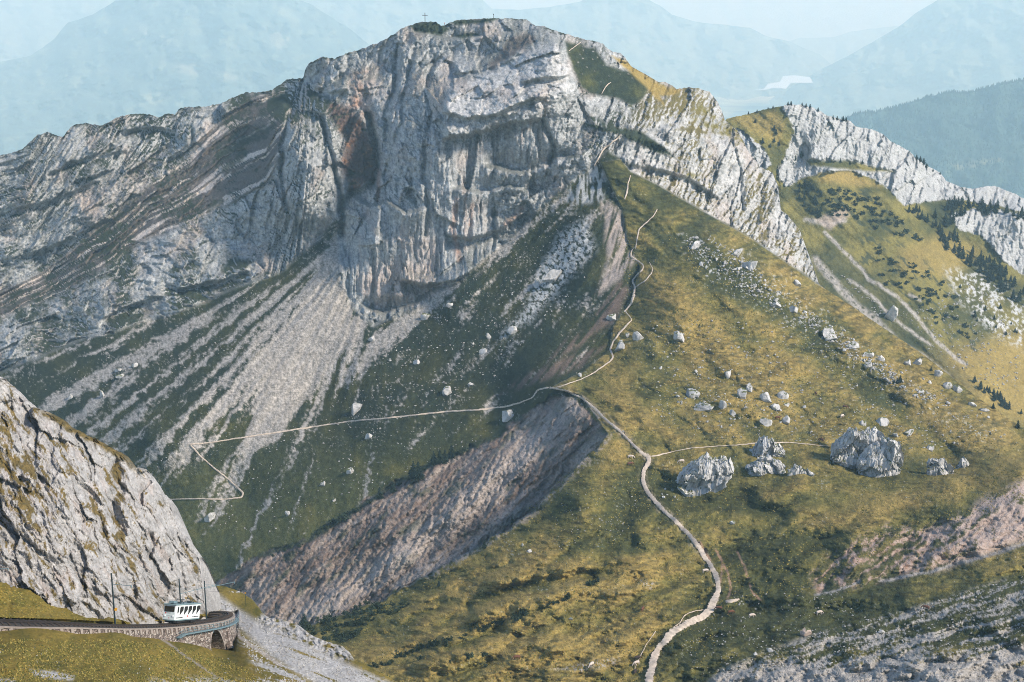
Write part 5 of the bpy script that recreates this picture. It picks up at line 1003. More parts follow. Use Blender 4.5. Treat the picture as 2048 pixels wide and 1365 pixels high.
NB = [
 (1658,680,40,32,0,'large angular grey boulder alone on the golden right slope'),(1500,541,46,26,-24,'long pale boulder lying at the lower end of a pair high on the right slope'),(1473,514,30,20,-28,'long pale boulder directly above its larger twin high on the right slope'),
 (1594,574,22,18,0,'round dark grey boulder near the upper edge of the right slope'),(1391,500,24,18,-15,'pale split boulder at the left head of the boulder band'),(1550,616,24,16,0,'wide boulder in the middle of the boulder band'),(1587,627,28,16,-10,'white flat boulder below the middle of the boulder band'),
 (1358,684,28,25,0,'white block at the left of the upper pasture stones beside the crest path'),(1242,701,26,24,0,'white boulder standing right beside the crest path bend'),(1277,682,24,20,0,'heap-like white boulder right of the crest path'),(1256,676,11,14,0,'small upright stone left of the heap-like white boulder'),
 (1222,642,26,18,0,'white outcrop block on the left edge of the crest path'),(1160,755,14,16,0,'square white block just above the path fork'),(1384,794,36,22,0,'domed grey boulder left on the boulder pasture'),(1410,824,46,20,0,'low wide mossy boulder below the domed grey one'),(1445,820,16,24,0,'upright narrow boulder right of the low wide mossy one'),
 (1466,833,14,15,0,'small upright boulder at the foot of the narrow one'),(1483,799,26,24,0,'pale pointed boulder in the middle of the boulder pasture'),(1500,786,14,22,0,'narrow leaning stone behind the pale pointed boulder'),(1533,806,28,20,0,'dark sided boulder left of the twin peaked one'),
 (1564,799,24,22,0,'twin peaked grey boulder on the boulder pasture'),(1551,821,26,12,0,'flat mossy boulder in front of the twin peaked one'),(1573,813,13,9,0,'small white block below the twin peaked boulder'),(1532,850,30,16,0,'broken low boulder with dark hollows above the big crags'),
 (1571,850,20,20,10,'leaning wedge boulder above the big crags'),(1763,850,26,22,0,'pale wedge boulder above the biggest crag'),(1724,852,16,14,0,'small dark topped boulder left of the pale wedge'),(1454,754,20,18,0,'pale boulder high on the boulder pasture'),(1705,697,32,14,0,'broken pale ledge in the lower boulder band'),
 (1738,736,18,14,0,'pale boulder with dark foot below the broken ledge'),(1761,723,16,13,0,'grey boulder right of the broken ledge'),(1734,714,26,10,0,'flat rubble block between ledge and grey boulder'),(1814,731,16,13,0,'upright pale boulder near the far end of the band'),(1837,731,24,13,-12,'sloping pale boulder at the far end of the band'),
 (1874,754,20,13,-10,'dark slanting boulder by the slope edge'),(1891,777,22,12,-10,'low pale slab near the slope edge'),(1915,787,26,16,-8,'dark rounded boulder at the lower right slope edge'),(1943,813,18,11,0,'small dark boulder below the rounded one at the slope edge'),(1967,824,20,10,0,'pale flat boulder farthest right on the slope edge'),
 (1818,871,24,13,0,'low stone cluster right of the biggest crag'),(1790,875,12,11,0,'small dark boulder right above the biggest crag'),(1860,902,22,12,0,'round dark boulder behind the right crag pair'),
 (894,793,36,27,0,'big square white boulder alone on the dark left flank'),(1016,845,58,36,-36,'long slanting rock block beside the thin footpath'),(712,828,52,22,-58,'long pale rock slab stuck steeply in the lower scree'),(968,708,26,16,-50,'white tilted boulder on the dark flank'),
 (1027,668,28,20,-48,'large white tilted boulder under the rubble field'),(976,678,16,14,0,'small white boulder left of the large tilted one'),(834,731,24,15,-45,'mossy tilted boulder on the middle flank'),(737,878,26,15,-45,'white tilted boulder below the thin footpath'),(1108,562,60,26,-32,'wide pale rock slab in the rubble field'),
 (1075,576,20,24,0,'rounded block at the left foot of the wide pale slab'),(901,616,22,16,-30,'pale block in the scree strip below the rock face'),(850,641,32,18,-30,'broad block in the scree strip near the foot of the rock face'),(941,774,14,14,-50,'thin white slab right of the big square boulder'),(745,685,20,18,-30,'white boulder under the foot of the rock face'),
 (235,745,24,13,0,'white boulder in the left scree with green behind'),(271,735,15,14,0,'upright white boulder right of its neighbour in the left scree'),(242,757,26,12,0,'flat rubble block below the two white scree boulders'),(141,800,16,17,0,'white block far down the left scree'),(205,797,17,18,-20,'split white block in the lower left scree'),
 (701,949,26,18,-15,'white boulder on the green slope above the eroded gully'),(646,972,22,11,-30,'dark hollow boulder on the green slope above the gully'),(668,1004,14,9,0,'small white boulder close above the gully rim'),(576,1033,13,17,-30,'upright white boulder right of the zigzag footpath'),(420,1043,34,26,0,'big dark mossy boulder below the zigzag footpath'),
 (1058,1106,16,9,0,'white boulder on the front pasture below the gully'),(1046,1094,10,9,-40,'thin white stone above its round neighbour on the front pasture'),(1142,1240,11,7,0,'single grey boulder on the golden knoll'),(1466,1050,13,8,0,'single pale stone in the hollow right of the gravel path'),(1609,1274,28,17,0,'heap-like pinkish boulder on the dark green slope at the bottom right'),
 (1763,1266,17,8,-15,'white flat boulder at the upper rim of the bottom scree'),(1540,1304,20,9,0,'pale stone at the lower left rim of the bottom scree'),(1510,1312,9,9,0,'small tan stone left of the pale one near the bottom scree')]
for u, v, w_, h_, t_, lb in NB: place_rock(u, v, w_, h_, lb, 'boulders named by their place on the slopes', tilt=t_, mat=M_BOULDP if 'pinkish' in lb else None)
# ---- the big crags, each one mass of several peaks
def crag(top, vb, label, seed, dep=.24, lean=0.0):
    """top: outline of the crest (u, v) from left to right; vb: where it meets the grass (list or number); built as a solid mass of real depth"""
    a = np.array(top, float); u0 = a[:, 0].mean(); vbm = max(b for _, b in vb) if isinstance(vb, list) else vb
    p0 = S_MAIN(u0, vbm - 2); s = p0.length / F; W_ = a[-1, 0] - a[0, 0]; n, mth = max(26, int(W_ * 1.1)), 40
    mth = 64; ex = .5; s1 = np.linspace(0, 1, n); uu1 = a[0, 0] + s1 * W_; tp = (np.interp(uu1, a[:, 0], a[:, 1]) + 3.5 * facet(uu1 / 9, uu1 * 0 + seed, seed) + 1.5 * facet(uu1 / 3.5, uu1 * 0 + seed, seed + 1))[:, None]
    bs = (np.interp(uu1, [q[0] for q in vb], [q[1] for q in vb]) if isinstance(vb, list) else np.full(n, vb))[:, None]
    H_ = (bs - tp) * s * 1.07 + 1.5 * s; Hm = H_.mean(); rD = dep * (W_ * .5 * s + Hm * .5)
    th = np.linspace(0, math.pi, 900); py = -np.sign(np.cos(th)) * np.abs(np.cos(th))**ex; pz = np.sin(th)**ex
    arc = np.r_[0, np.cumsum(np.hypot(np.diff(py) * rD, np.diff(pz) * Hm))]; q = np.linspace(0, arc[-1], mth)
    py = np.interp(q, arc, py)[None, :]; pz = np.interp(q, arc, pz)[None, :]
    A_ = np.ones((n, 1)) * (q / s)[None, :]; S = s1[:, None] * np.ones((1, mth)); X_ = S * W_
    env = (1 - np.abs(2 * S - 1)**4.0)**.6
    yy = py * rD * (env * .85 + .15) * (1 + .5 * fbm(S * 5 + seed, S * 0 + 3, 3, seed)); zz = pz * H_ * np.ones_like(S); xx = (X_ - W_ / 2) * s
    wx = X_ + 5 * fbm(X_ / 12, A_ / 12, 3, seed + 9); wy = A_ + 5 * fbm(X_ / 12, A_ / 12, 3, seed + 11)
    f = 2.1 * facet(wx / 34 + seed, wy / 28, seed + 3, 1.4) + .9 * facet((wx + .4 * wy) / 15 + seed, (wy - .3 * wx) / 13, seed + 4, 1.2) + .22 * facet(wx / 5, wy / 5, seed + 5) - .6 * sstep(.7, .95, ridged(wx / 16, wy / 30, 3, seed + 6))
    edge = np.minimum(1, np.minimum(A_, A_.max() - A_) / 14 + .3); am = 8.0 * s * (.4 + .6 * env) * edge
    yy = yy + np.where(py < 0, -1, 1) * f * am * (1 - pz**4 * .6); zz = zz + f * am * .55 * pz**3; xx = xx + f * am * .55 * np.sign(2 * S - 1) * np.abs(2 * S - 1)**2
    zz = zz + (bs.max() - bs) * s * .95 - 4.5 * s
    zz[:, 0] -= 6 * s; zz[:, -1] -= 6 * s
    P = np.stack([xx, yy, zz], -1)
    o = grid_mesh('crag', P, M_BOULD, smooth=False); o.location = p0 + Vector((0, W_ * s * dep * .35, 0)); tag(o, label, 'crag', 'free-standing crags on the pasture'); return o
crag([(1356,966),(1362,950),(1372,940),(1388,928),(1402,924),(1412,919),(1424,921),(1432,924),(1446,921),(1456,928),(1464,944)], [(1356,968),(1375,985),(1420,983),(1440,968),(1464,946)], 'slanting white crag with a hooked top right beside the gravel path', 3)
crag([(1507,905),(1513,890),(1520,878),(1532,873),(1545,874),(1556,885),(1563,893),(1571,908)], [(1507,912),(1571,912)], 'upper tier of the crag between the slanting one and the biggest one', 5)
crag([(1496,938),(1506,928),(1520,925),(1536,922),(1550,925),(1562,930),(1570,938)], 946, 'low lower tier in front of the middle crag', 6, dep=.3)
crag([(1667,915),(1671,898),(1677,886),(1690,878),(1701,869),(1716,868),(1732,869),(1745,868),(1752,877),(1760,886),(1766,900)], [(1667,928),(1700,938),(1766,935)], 'biggest blocky grey crag on the pasture', 7)
crag([(1718,938),(1722,926),(1732,916),(1740,900),(1752,892),(1765,886),(1780,888),(1790,896),(1796,915),(1799,932)], [(1718,946),(1740,955),(1770,948),(1799,938)], 'rugged crag leaning against the right side of the biggest one', 9)
crag([(1855,928),(1860,920),(1872,919),(1884,917),(1892,922),(1900,934),(1908,942)], [(1855,942),(1880,948),(1908,952)], 'low broken crag with grass on top near the right edge', 11)
crag([(1912,930),(1917,921),(1926,919),(1932,926),(1936,933)], 936, 'small upright crag right of the low broken one', 13)
crag([(1577,942),(1590,934),(1600,931),(1612,936),(1626,947)], [(1577,946),(1600,940),(1626,950)], 'flat ledge of rock topping a grassy mound between the crags', 15, dep=.25)
crag_r = place_rock(1783,642,22,34,'tall pale crag on the shaded slope of the ridge behind',None, surf=S_RIDGE, name='crag'); crag_r['category'] = 'crag'
# ---- scattered boulders
def scatter(poly, n, lo, hi, label, group, surf=S_MAIN, seed=1, avoid=None):
    rn = np.random.RandomState(seed); a = np.array(poly, float); k = 0; tries = 0
    while k < n and tries < n * 40:
        tries += 1
        u = rn.uniform(a[:, 0].min(), a[:, 0].max()); v = rn.uniform(a[:, 1].min(), a[:, 1].max())
        if not inside(np.array([u]), np.array([v]), poly)[0]: continue
        w_ = lo * (hi / lo)**(rn.rand()**1.6); random.seed(int(u * 100))
        place_rock(u, v, w_, w_ * rn.uniform(.5, .9), label, group, me=ROCKS[rn.randint(12)], surf=surf); k += 1
BAND = [(1370,478),(1420,470),(1480,510),(1540,570),(1620,620),(1700,690),(1780,740),(1900,810),(1880,820),(1760,760),(1680,700),(1600,650),(1520,600),(1440,560),(1380,520)]
scatter(BAND, 75, 5, 15, 'pale boulder in the crowded band down the right slope', 'boulders of the band on the right slope', seed=2)
scatter([(1300,640),(1400,680),(1600,790),(1640,860),(1500,870),(1330,830),(1290,740)], 45, 4, 12, 'small pale stone scattered on the boulder pasture', 'stones on the boulder pasture', seed=3)
scatter([(1640,600),(1700,640),(1900,780),(2040,870),(1960,880),(1800,780),(1660,680)], 25, 4, 10, 'small stone on the golden lower part of the right slope', 'stones on the golden slope', seed=4)
scatter([(1165,450),(1120,480),(1060,600),(960,720),(880,780),(700,760),(800,690),(960,640),(1040,560),(1090,480)], 46, 3, 9, 'pale block in the rubble below the dark flank', 'blocks of the rubble field', seed=5)
scatter([(1340,960),(1360,1010),(1320,1005),(1325,960)], 8, 4, 9, 'small white stone at the foot of the slanting crag', 'stones at the slanting crag', seed=6)
# ---- countless small stones
def stones(name, zones, label, mat, surf=S_MAIN, seed=9):
    rn = np.random.RandomState(seed); V_ = []; F_ = []
    base = np.array([(1,0,0),(-1,0,0),(0,1,0),(0,-1,0),(0,0,1),(0,0,-1)], float); fc = [(0,2,4),(2,1,4),(1,3,4),(3,0,4),(2,0,5),(1,2,5),(3,1,5),(0,3,5)]
    for poly, n, lo, hi in zones:
        a = np.array(poly, float); U_ = rn.uniform(a[:, 0].min(), a[:, 0].max(), n * 4); W_ = rn.uniform(a[:, 1].min(), a[:, 1].max(), n * 4)
        ok = inside(U_, W_, poly) & (fbm(U_ / 40, W_ / 40, 3, 811) + .5 * noise(U_ / 9, W_ / 9, 812) > -.12)
        for u, v in list(zip(U_[ok], W_[ok]))[:n]:
            p = surf(u, v); s = p.length / F * lo * (hi / lo)**(rn.rand()**2) / 2
            b = base * (1 + .5 * (rn.rand(6, 1) - .5)) ; a_ = rn.rand() * 6.28; ca, sa = math.cos(a_), math.sin(a_)
            b = b @ np.array([[ca, sa, 0], [-sa, ca, 0], [0, 0, .75]]) * s * rn.uniform(.7, 1.3, 3); k = len(V_)
            V_.extend([tuple(q) for q in b + np.array(p) + [0, 0, s * .35]]); F_.extend([(x + k, y + k, z + k) for x, y, z in fc])
    me = bpy.data.meshes.new(name); me.from_pydata(V_, [], F_); me.materials.append(mat); o = bpy.data.objects.new(name, me); COL.objects.link(o)
    tag(o, label, 'stones', kind='stuff'); return o
stones('scree_stones', [([(640,470),(690,440),(700,620),(760,690),(700,760),(560,900),(300,960),(250,930),(420,780),(60,790),(300,650),(560,560)], 900, 1.4, 4), ([(800,640),(1100,420),(1180,440),(1180,560),(1000,760),(760,860),(640,850),(700,720)], 1000, 1.6, 5.5)], 'loose grey scree and rubble on the left flank', M_STONES, seed=21)
stones('slope_stones', [(BAND, 1900, 2.4, 9), ([(1290,640),(1640,640),(2040,870),(1900,900),(1600,900),(1300,860)], 1200, 2, 6.5), ([(600,860),(1000,840),(1000,860),(700,1010),(430,1120),(400,1040),(500,900)], 420, 1.6, 5), ([(1130,980),(1290,960),(1250,1090),(1100,1100)], 160, 1.8, 4), ([(1340,1250),(1500,1180),(1700,1170),(1740,1240),(1500,1330),(1380,1365)], 360, 2, 5), ([(1180,1010),(1200,1180),(1000,1330),(760,1340),(900,1240)],70,1.3,3)], 'loose pale stones strewn over the pastures', M_STONES, seed=22)
stones('gravel_slope_stones', [(SCREE_BR, 2400, 2, 6)], 'loose stones of the grey gravel slope at the bottom right', M_STONES, seed=23)
stones('ridge_slope_stones', [([(1620,520),(1700,560),(1900,740),(2040,800),(2040,620),(1930,560),(1880,600),(1760,640)], 900, 2, 6)], 'pale rubble on the slope of the ridge behind', M_STONES, surf=S_RIDGE, seed=24)
stones('hillside_stones', [([(420,1195),(470,1215),(560,1260),(700,1335),(860,1420),(420,1420),(520,1350),(480,1280),(455,1240)], 2600, 2, 6), ([(0,1290),(400,1330),(400,1400),(0,1400)], 120, 1.5, 4)], 'grey gravel and stones on the near hillside', M_STONES, surf=S_HILL, seed=25)

# ---- tussocks: countless tufts that roughen the pastures
def tussocks(name, poly, n, lo, hi, label, surf, seed, hf=.55):
    rn = np.random.RandomState(seed); a = np.array(poly, float); U_ = rn.uniform(a[:, 0].min(), a[:, 0].max(), n * 3); W_ = rn.uniform(a[:, 1].min(), a[:, 1].max(), n * 3)
    ok = inside(U_, W_, poly) & (fbm(U_ / 50, W_ / 26, 4, 815) + .4 * rn.rand(len(U_)) > .05)
    if surf is S_MAIN: ok &= pdist(U_, W_, [(1293,1400),(1300,1350),(1320,1293),(1345,1264),(1375,1246),(1405,1235),(1421,1218),(1437,1184),(1436,1160),(1420,1130),(1400,1098),(1355,1045),(1310,1003),(1293,980),(1286,950),(1299,920),(1280,903),(1240,862),(1190,818),(1135,783)]) > 11
    V_ = []; F_ = []
    for u, v in list(zip(U_[ok], W_[ok]))[:n]:
        p = surf(u, v); s = p.length / F * rn.uniform(lo, hi) / 2; b = len(V_); a0 = rn.rand() * 6
        V_ += [(p.x + s * math.cos(a0 + j * 1.5708) * rn.uniform(.6, 1.3), p.y + s * math.sin(a0 + j * 1.5708), p.z - .2 * s) for j in range(4)] + [(p.x, p.y, p.z + s * hf * rn.uniform(.7, 1.6))]
        F_ += [(b + j, b + (j + 1) % 4, b + 4) for j in range(4)]
    me = bpy.data.meshes.new(name); me.from_pydata(V_, [], F_); me.materials.append(M_TUFT); o = bpy.data.objects.new(name, me); COL.objects.link(o); tag(o, label, 'grass', kind='stuff')
tussocks('hillside_grass', [(0,1170),(200,1245),(0,1245)], 500, 2, 5, 'tufts of golden grass between railway and near cliff', S_HILL, 41)
tussocks('hillside_grass', [(0,1278),(250,1280),(420,1308),(500,1340),(560,1420),(0,1420)], 9000, 2, 5.5, 'tufts of golden green grass on the near hillside', S_HILL, 42, .9)
tussocks('pasture_grass', [(1230,440),(1500,520),(1700,660),(2048,900),(2048,1000),(1800,1080),(1600,1190),(1480,1200),(1400,1340),(1340,1270),(1290,1365),(760,1365),(650,1280),(960,1100),(1210,880),(1180,800),(1260,620)], 17000, 2, 5.5, 'tussocks of dry and green grass on the pastures', S_MAIN, 43, .5)
# ================================================================== TREES AND SHRUBS
def conifer_meshes(seed):
    rn = np.random.RandomState(seed); bm = bmesh.new(); tiers = 9
    for t in range(tiers):
        z0 = .10 + .86 * t / tiers; r = .26 * (1 - t / tiers)**.8 * rn.uniform(.8, 1.15) + .015; h = .18 * (1 - .5 * t / tiers); n = 11
        ap = bm.verts.new((rn.uniform(-.01, .01), rn.uniform(-.01, .01), min(1, z0 + h))); ring = []
        for k in range(n * 2):
            a = k * math.pi / n + t; rr = r * ((1 if k % 2 else .45) * rn.uniform(.7, 1.25)); ring.append(bm.verts.new((rr * math.cos(a), rr * math.sin(a), z0 + (0 if k % 2 else .04) + rn.uniform(-.025, .02))))
        for k in range(n * 2): bm.faces.new((ap, ring[k], ring[(k + 1) % (n * 2)]))
    me = bpy.data.meshes.new('crown'); bm.to_mesh(me); bm.free(); me.materials.append(M_CONIF)
    bm = bmesh.new(); bmesh.ops.create_cone(bm, cap_ends=True, segments=7, radius1=.028, radius2=.008, depth=.98, matrix=Matrix.Translation((0, 0, .41))); m2 = bpy.data.meshes.new('trunk'); bm.to_mesh(m2); bm.free(); m2.materials.append(M_TRUNK)
    return me, m2
CON = [conifer_meshes(900 + k) for k in range(5)]
def conifer(u, v, hpx, label, group, surf=S_MAIN, wide=1.0):
    p = surf(u, v); s = hpx * p.length / F * 1.04; k = int(u * 3 + v) % 5
    o = empty('conifer', p - Vector((0, 0, s * .04)), (0, 0, (u * 7) % 6)); o.scale = (s * wide, s * wide, s); tag(o, label, 'tree', group)
    for nm, me in zip(('crown', 'trunk'), CON[k]):
        c = bpy.data.objects.new(nm, me); COL.objects.link(c); c.parent = o
    return o
def bush_mesh(seed, n=260, name='shrub'):
    rn = np.random.RandomState(seed); V_ = []; F_ = []
    cl = rn.normal(size=(9, 3)) * (.42, .42, .22) + (0, 0, .35)
    for k in range(n):
        c = cl[rn.randint(9)] + rn.normal(size=3) * .17; c[2] = abs(c[2]); d1 = rn.normal(size=3); d1 /= np.linalg.norm(d1); d2 = np.cross(d1, rn.normal(size=3)); d2 /= np.linalg.norm(d2); s = rn.uniform(.08, .17); b = len(V_)
        V_ += [tuple(c + d1 * s), tuple(c + d2 * s), tuple(c - d1 * s), tuple(c - d2 * s)]; F_.append((b, b + 1, b + 2, b + 3))
    me = bpy.data.meshes.new(name); me.from_pydata(V_, [], F_); me.materials.append(M_BUSH); return me
BUS = [bush_mesh(950 + k) for k in range(6)]
def bush(u, v, wpx, label, group, surf=S_MAIN, hf=.8, name='shrub'):
    p = surf(u, v); s = wpx * p.length / F / 2; o = bpy.data.objects.new(name, BUS[int(u * 5 + v * 3) % 6]); COL.objects.link(o)
    o.location = p - Vector((0, 0, s * .12)); o.scale = (s * 1.15, s * 1.15, s * 1.25 * hf); o.rotation_euler = (0, 0, (u * 13) % 6); tag(o, label, 'shrub', group); return o
for u, v, h, lb in [(827,959,34,'left of two tall dark conifers on the upper gully rim'),(837,960,34,'right of two tall dark conifers on the upper gully rim'),(868,931,26,'pointed conifer left of the bushy clump on the gully rim'),(880,928,26,'broad conifer in the clump on the gully rim'),(890,926,24,'conifer in the middle of the clump on the gully rim'),(903,918,26,'rightmost conifer of the clump on the gully rim'),
 (786,986,20,'lone small conifer left of the tall pair on the gully rim'),(760,998,22,'pointed small conifer farther left on the gully rim'),(609,1258,28,'dark conifer standing above the near rocky crest'),(969,1098,16,'small conifer on the lower gully rim beside a grassy tongue'),(1024,1047,13,'small conifer higher on the lower gully rim'),(1082,1020,11,'tiny conifer highest on the lower gully rim'),
 (878,1174,12,'small conifer at the foot of the grassy tongue'),(720,1214,10,'tiny conifer where gully and dark shrubs meet')]:
    conifer(u, v, h * 1.2, lb, 'conifers along the gully rims', wide=1.35)
ro = np.random.RandomState(77)
for u, v, w_ in [(690,1036,26),(668,1044,18),(650,1056,16),(712,1024,18),(636,1066,14),(600,1092,10),(570,1100,12),(545,1112,10),(740,1006,12),(800,970,12),(850,940,14),(915,905,12),(930,900,10)]:
    bush(u, v, w_, 'dark shrub clinging to the upper rim of the eroded gully', 'shrubs along the upper gully rim')
row = [(757,1334),(781,1328),(802,1314),(818,1308),(836,1302),(853,1297),(866,1294),(877,1287),(897,1284),(925,1278),(942,1258),(962,1260),(976,1256),(993,1246),(1006,1246),(1024,1243),(1037,1232),(1048,1229),(1095,1212),(1106,1207),(1126,1200),(1140,1195),(1174,1171),(1195,1165)]
for u, v in row:
    for k in range(3): 
        du, dv, w_ = ro.uniform(-10, 10), ro.uniform(-5, 4), ro.uniform(7, 15)
        bush(u + du, v + dv - (du * .45), w_, 'low dark mountain pine in the long row across the front pasture', 'row of mountain pines on the front pasture', hf=1.1)
    if ro.rand() < .5: conifer(u + ro.uniform(-6, 6), v, ro.uniform(9, 15), 'slim young conifer rising from the long shrub row', 'young conifers in the shrub row', wide=1.3)
for u, v, w_, lb in [(935,1315,20,'round dark shrub alone near the bottom middle'),(965,1311,14,'smaller shrub right of the round one near the bottom middle'),(842,1318,16,'spreading shrub left of the round one near the bottom'),(900,1325,9,'tiny upright shrub between the two bottom shrubs'),(970,1335,12,'flat shrub close to the bottom border')]: bush(u, v, w_, lb, 'single shrubs near the bottom')
DENSE = [(606,1262),(640,1240),(690,1222),(730,1208),(770,1200),(830,1200),(800,1222),(760,1236),(730,1262),(700,1292),(650,1282)]
k = 0
while k < 62:
    u, v = ro.uniform(606, 830), ro.uniform(1200, 1292)
    if inside(np.array([u]), np.array([v]), DENSE)[0]:
        bush(u, v, ro.uniform(12, 24), 'dark green shrub in the thicket below the eroded gully', 'thicket of shrubs below the gully', hf=.7); k += 1
# ridge behind: single trees
for u, v, h in [(1497,229,6),(1514,226,7),(1536,219,5),(1546,217,6),(1576,211,8),(1582,211,9),(1604,213,8),(1612,215,8),(1620,217,9),(1636,224,9),(1666,240,9),(1674,241,9),(1686,243,11),(1692,244,10),(1833,321,12),(1840,325,13),(1847,330,14),(1853,336,10),(1866,344,6),(1880,350,6),(1510,246,8),(1525,288,13),(1548,262,12),(1552,270,12),(1548,285,10),(1558,292,11),(1540,296,9),(1603,316,14),(1590,322,12),(1668,325,9),(1680,326,10),(1700,330,8),(1712,326,8),(1725,328,8)]:
    conifer(u, v, h, 'small dark conifer on the pale ridge behind', 'conifers on the pale ridge behind', surf=S_RIDGE, wide=1.6)
def fill(poly, n, lo, hi, fn, label, group, seed, **kw):
    rn = np.random.RandomState(seed); a = np.array(poly, float); k = 0; L_ = []
    while k < n:
        u = rn.uniform(a[:, 0].min(), a[:, 0].max()); v = rn.uniform(a[:, 1].min(), a[:, 1].max())
        if inside(np.array([u]), np.array([v]), poly)[0]: L_.append((v, u, rn.uniform(lo, hi))); k += 1
    for v, u, h in sorted(L_): fn(u, v, h, label, group, **kw)
fill([(1868,438),(1905,405),(1950,408),(2060,430),(2060,446),(1985,432),(1930,430),(1905,450),(1895,462)], 46, 14, 24, conifer, 'tall dark conifer in the wood above the second pale cliff', 'wood above the second cliff', 31, surf=S_RIDGE, wide=1.1)
fill([(1862,455),(1890,450),(1930,500),(1990,530),(2060,590),(2060,625),(1990,580),(1940,535),(1890,500)], 95, 12, 23, conifer, 'tall dark conifer of the strip under the second cliff', 'wooded strip under the second cliff', 32, surf=S_RIDGE, wide=1.1)
fill([(1815,410),(1850,430),(1862,450),(1830,440),(1815,425)], 12, 10, 20, conifer, 'conifer on the meadow left of the wood', 'conifers on the meadow left of the wood', 33, surf=S_RIDGE, wide=1.2)
fill([(1590,365),(1620,370),(1645,395),(1640,440),(1610,420),(1595,395)], 26, 9, 16, conifer, 'dark conifer in the clump under the pale ridge', 'clump at the foot of the pale ridge', 34, surf=S_RIDGE, wide=1.4)
fill([(1935,750),(1960,762),(2050,835),(2050,850),(2000,815),(1950,775)], 22, 9, 18, conifer, 'conifer peeping over the lower edge of the right slope', 'conifers behind the right slope edge', 35, surf=S_RIDGE, wide=1.2)
fill([(1900,560),(2048,640),(2048,700),(1960,660)], 12, 7, 13, conifer, 'lone conifer among the pale rocks under the wood', 'lone conifers among the rocks', 37, surf=S_RIDGE, wide=1.3)
fill([(1640,380),(1740,385),(1800,440),(1850,490),(1780,470),(1700,440),(1650,430)], 90, 7, 16, bush, 'low dark shrub on the meadow below the pale ridge', 'shrubs on the meadow below the ridge', 36, surf=S_RIDGE)
fill([(1740,480),(1880,560),(1960,640),(1960,700),(1860,640),(1760,560)], 80, 6, 14, bush, 'low dark shrub on the shaded slope of the ridge behind', 'shrubs on the shaded slope', 38, surf=S_RIDGE)
for u, v, h in [(1795,768,14),(1800,766,16),(1788,768,10),(1986,818,12),(2035,858,18),(1980,870,7),(1862,742,9)]: conifer(u, v, h, 'small dark conifer on the lower right slope', 'conifers on the right slope', wide=1.4)
# far forest as one mass
rn = np.random.RandomState(88); V_ = []; F_ = []
for k in range(9000):
    if k < 900: u = rn.uniform(1640, 2190); v = float(np.interp(u, S_FOR.u, S_FOR.V[0])) + rn.uniform(0, 3)
    else:
        u = rn.uniform(1680, 2190); v0 = float(np.interp(u, S_FOR.u, S_FOR.V[0])); v = v0 + rn.rand() * (430 - v0)
        if float(fbm(np.array(u / 60), np.array(v / 40), 3, 821)) > .32: continue
    p = S_FOR(u, v); h = rn.uniform(10, 24) * (1.15 if k < 900 else 1); r = h * rn.uniform(.16, .24); b = len(V_); a0 = rn.rand() * 6
    V_ += [(p.x + r * math.cos(a0 + j * 1.2566), p.y + r * math.sin(a0 + j * 1.2566), p.z) for j in range(5)] + [(p.x, p.y, p.z + h)]; F_ += [(b + j, b + (j + 1) % 5, b + 5) for j in range(5)]
me = bpy.data.meshes.new('forest'); me.from_pydata(V_, [], F_); me.materials.append(M_CONIF); o = bpy.data.objects.new('forest', me); COL.objects.link(o); tag(o, 'dense conifer forest on the blue hill far right', 'forest', kind='stuff')
# village houses far away in the valley on the left
hm = simple_mat('house_walls', (.75, .72, .66), .8, var=.1, bump=0, scale=.1)
M2 = MB(); M2.box(-7, 7, -5, 5, 0, 6); r_ = [M2.bm.verts.new(q) for q in ((-7.5, -5.6, 6), (7.5, -5.6, 6), (7.5, 5.6, 6), (-7.5, 5.6, 6), (-7.5, 0, 10), (7.5, 0, 10))]
for f_ in ((0, 1, 5, 4), (2, 3, 4, 5), (0, 4, 3), (1, 2, 5)): M2.bm.faces.new([r_[i] for i in f_])
h0 = M2.build('village_house', hm); first = True
for k in range(46):
    u = ro.uniform(-10, 46) if k < 34 else ro.uniform(40, 110); v = ro.uniform(266, 292) if k < 34 else ro.uniform(250, 262)
    q = h0 if first else h0.copy()
    if not first: COL.objects.link(q)
    first = False; q.location = on_level(u, v, FLOOR + 6); q.rotation_euler = (0, 0, ro.uniform(0, 3)); q.scale = (1.6,) * 3
    tag(q, 'tiny pale village house in the far left valley', 'house', 'village houses in the valley')
# ================================================================== SUMMIT CROSS, MARKER, COWS, WALKERS
M_WOOD = simple_mat('dark_timber', (.05, .05, .048), .8)
def px(p): return p.length / F
p = S_MAIN(850, 46) + Vector((0, 1, 0)); s = px(p)
cr = empty('summit_cross', p); tag(cr, 'tall dark cross on the left hump of the summit', 'cross')
MB().box(-.28, .28, -.2, .2, -1.5, 19 * s).build('upright', M_WOOD, cr); MB().box(-5.2 * s, 5.2 * s, -.2, .2, 13.6 * s, 14.8 * s).build('crossbeam', M_WOOD, cr)
p = S_MAIN(987, 37) + Vector((0, 1, 0)); mk = empty('summit_marker', p); tag(mk, 'small signal post with a dark head on the middle of the summit', 'marker post')
MB().bar((0, 0, -1), (0, 0, 7 * s), .16, 8).build('post', M_WOOD, mk); MB().box(-.34, .34, -.3, .3, 6.4 * s, 8.4 * s).build('head', M_WOOD, mk)
M_COWB = simple_mat('brown_hide', (.13, .055, .03), .8, var=.3, scale=2); M_COWD = simple_mat('dark_hide', (.045, .03, .025), .8, var=.3); M_COWW = simple_mat('cream_hide', (.55, .47, .40), .8, var=.25, scale=1.2)
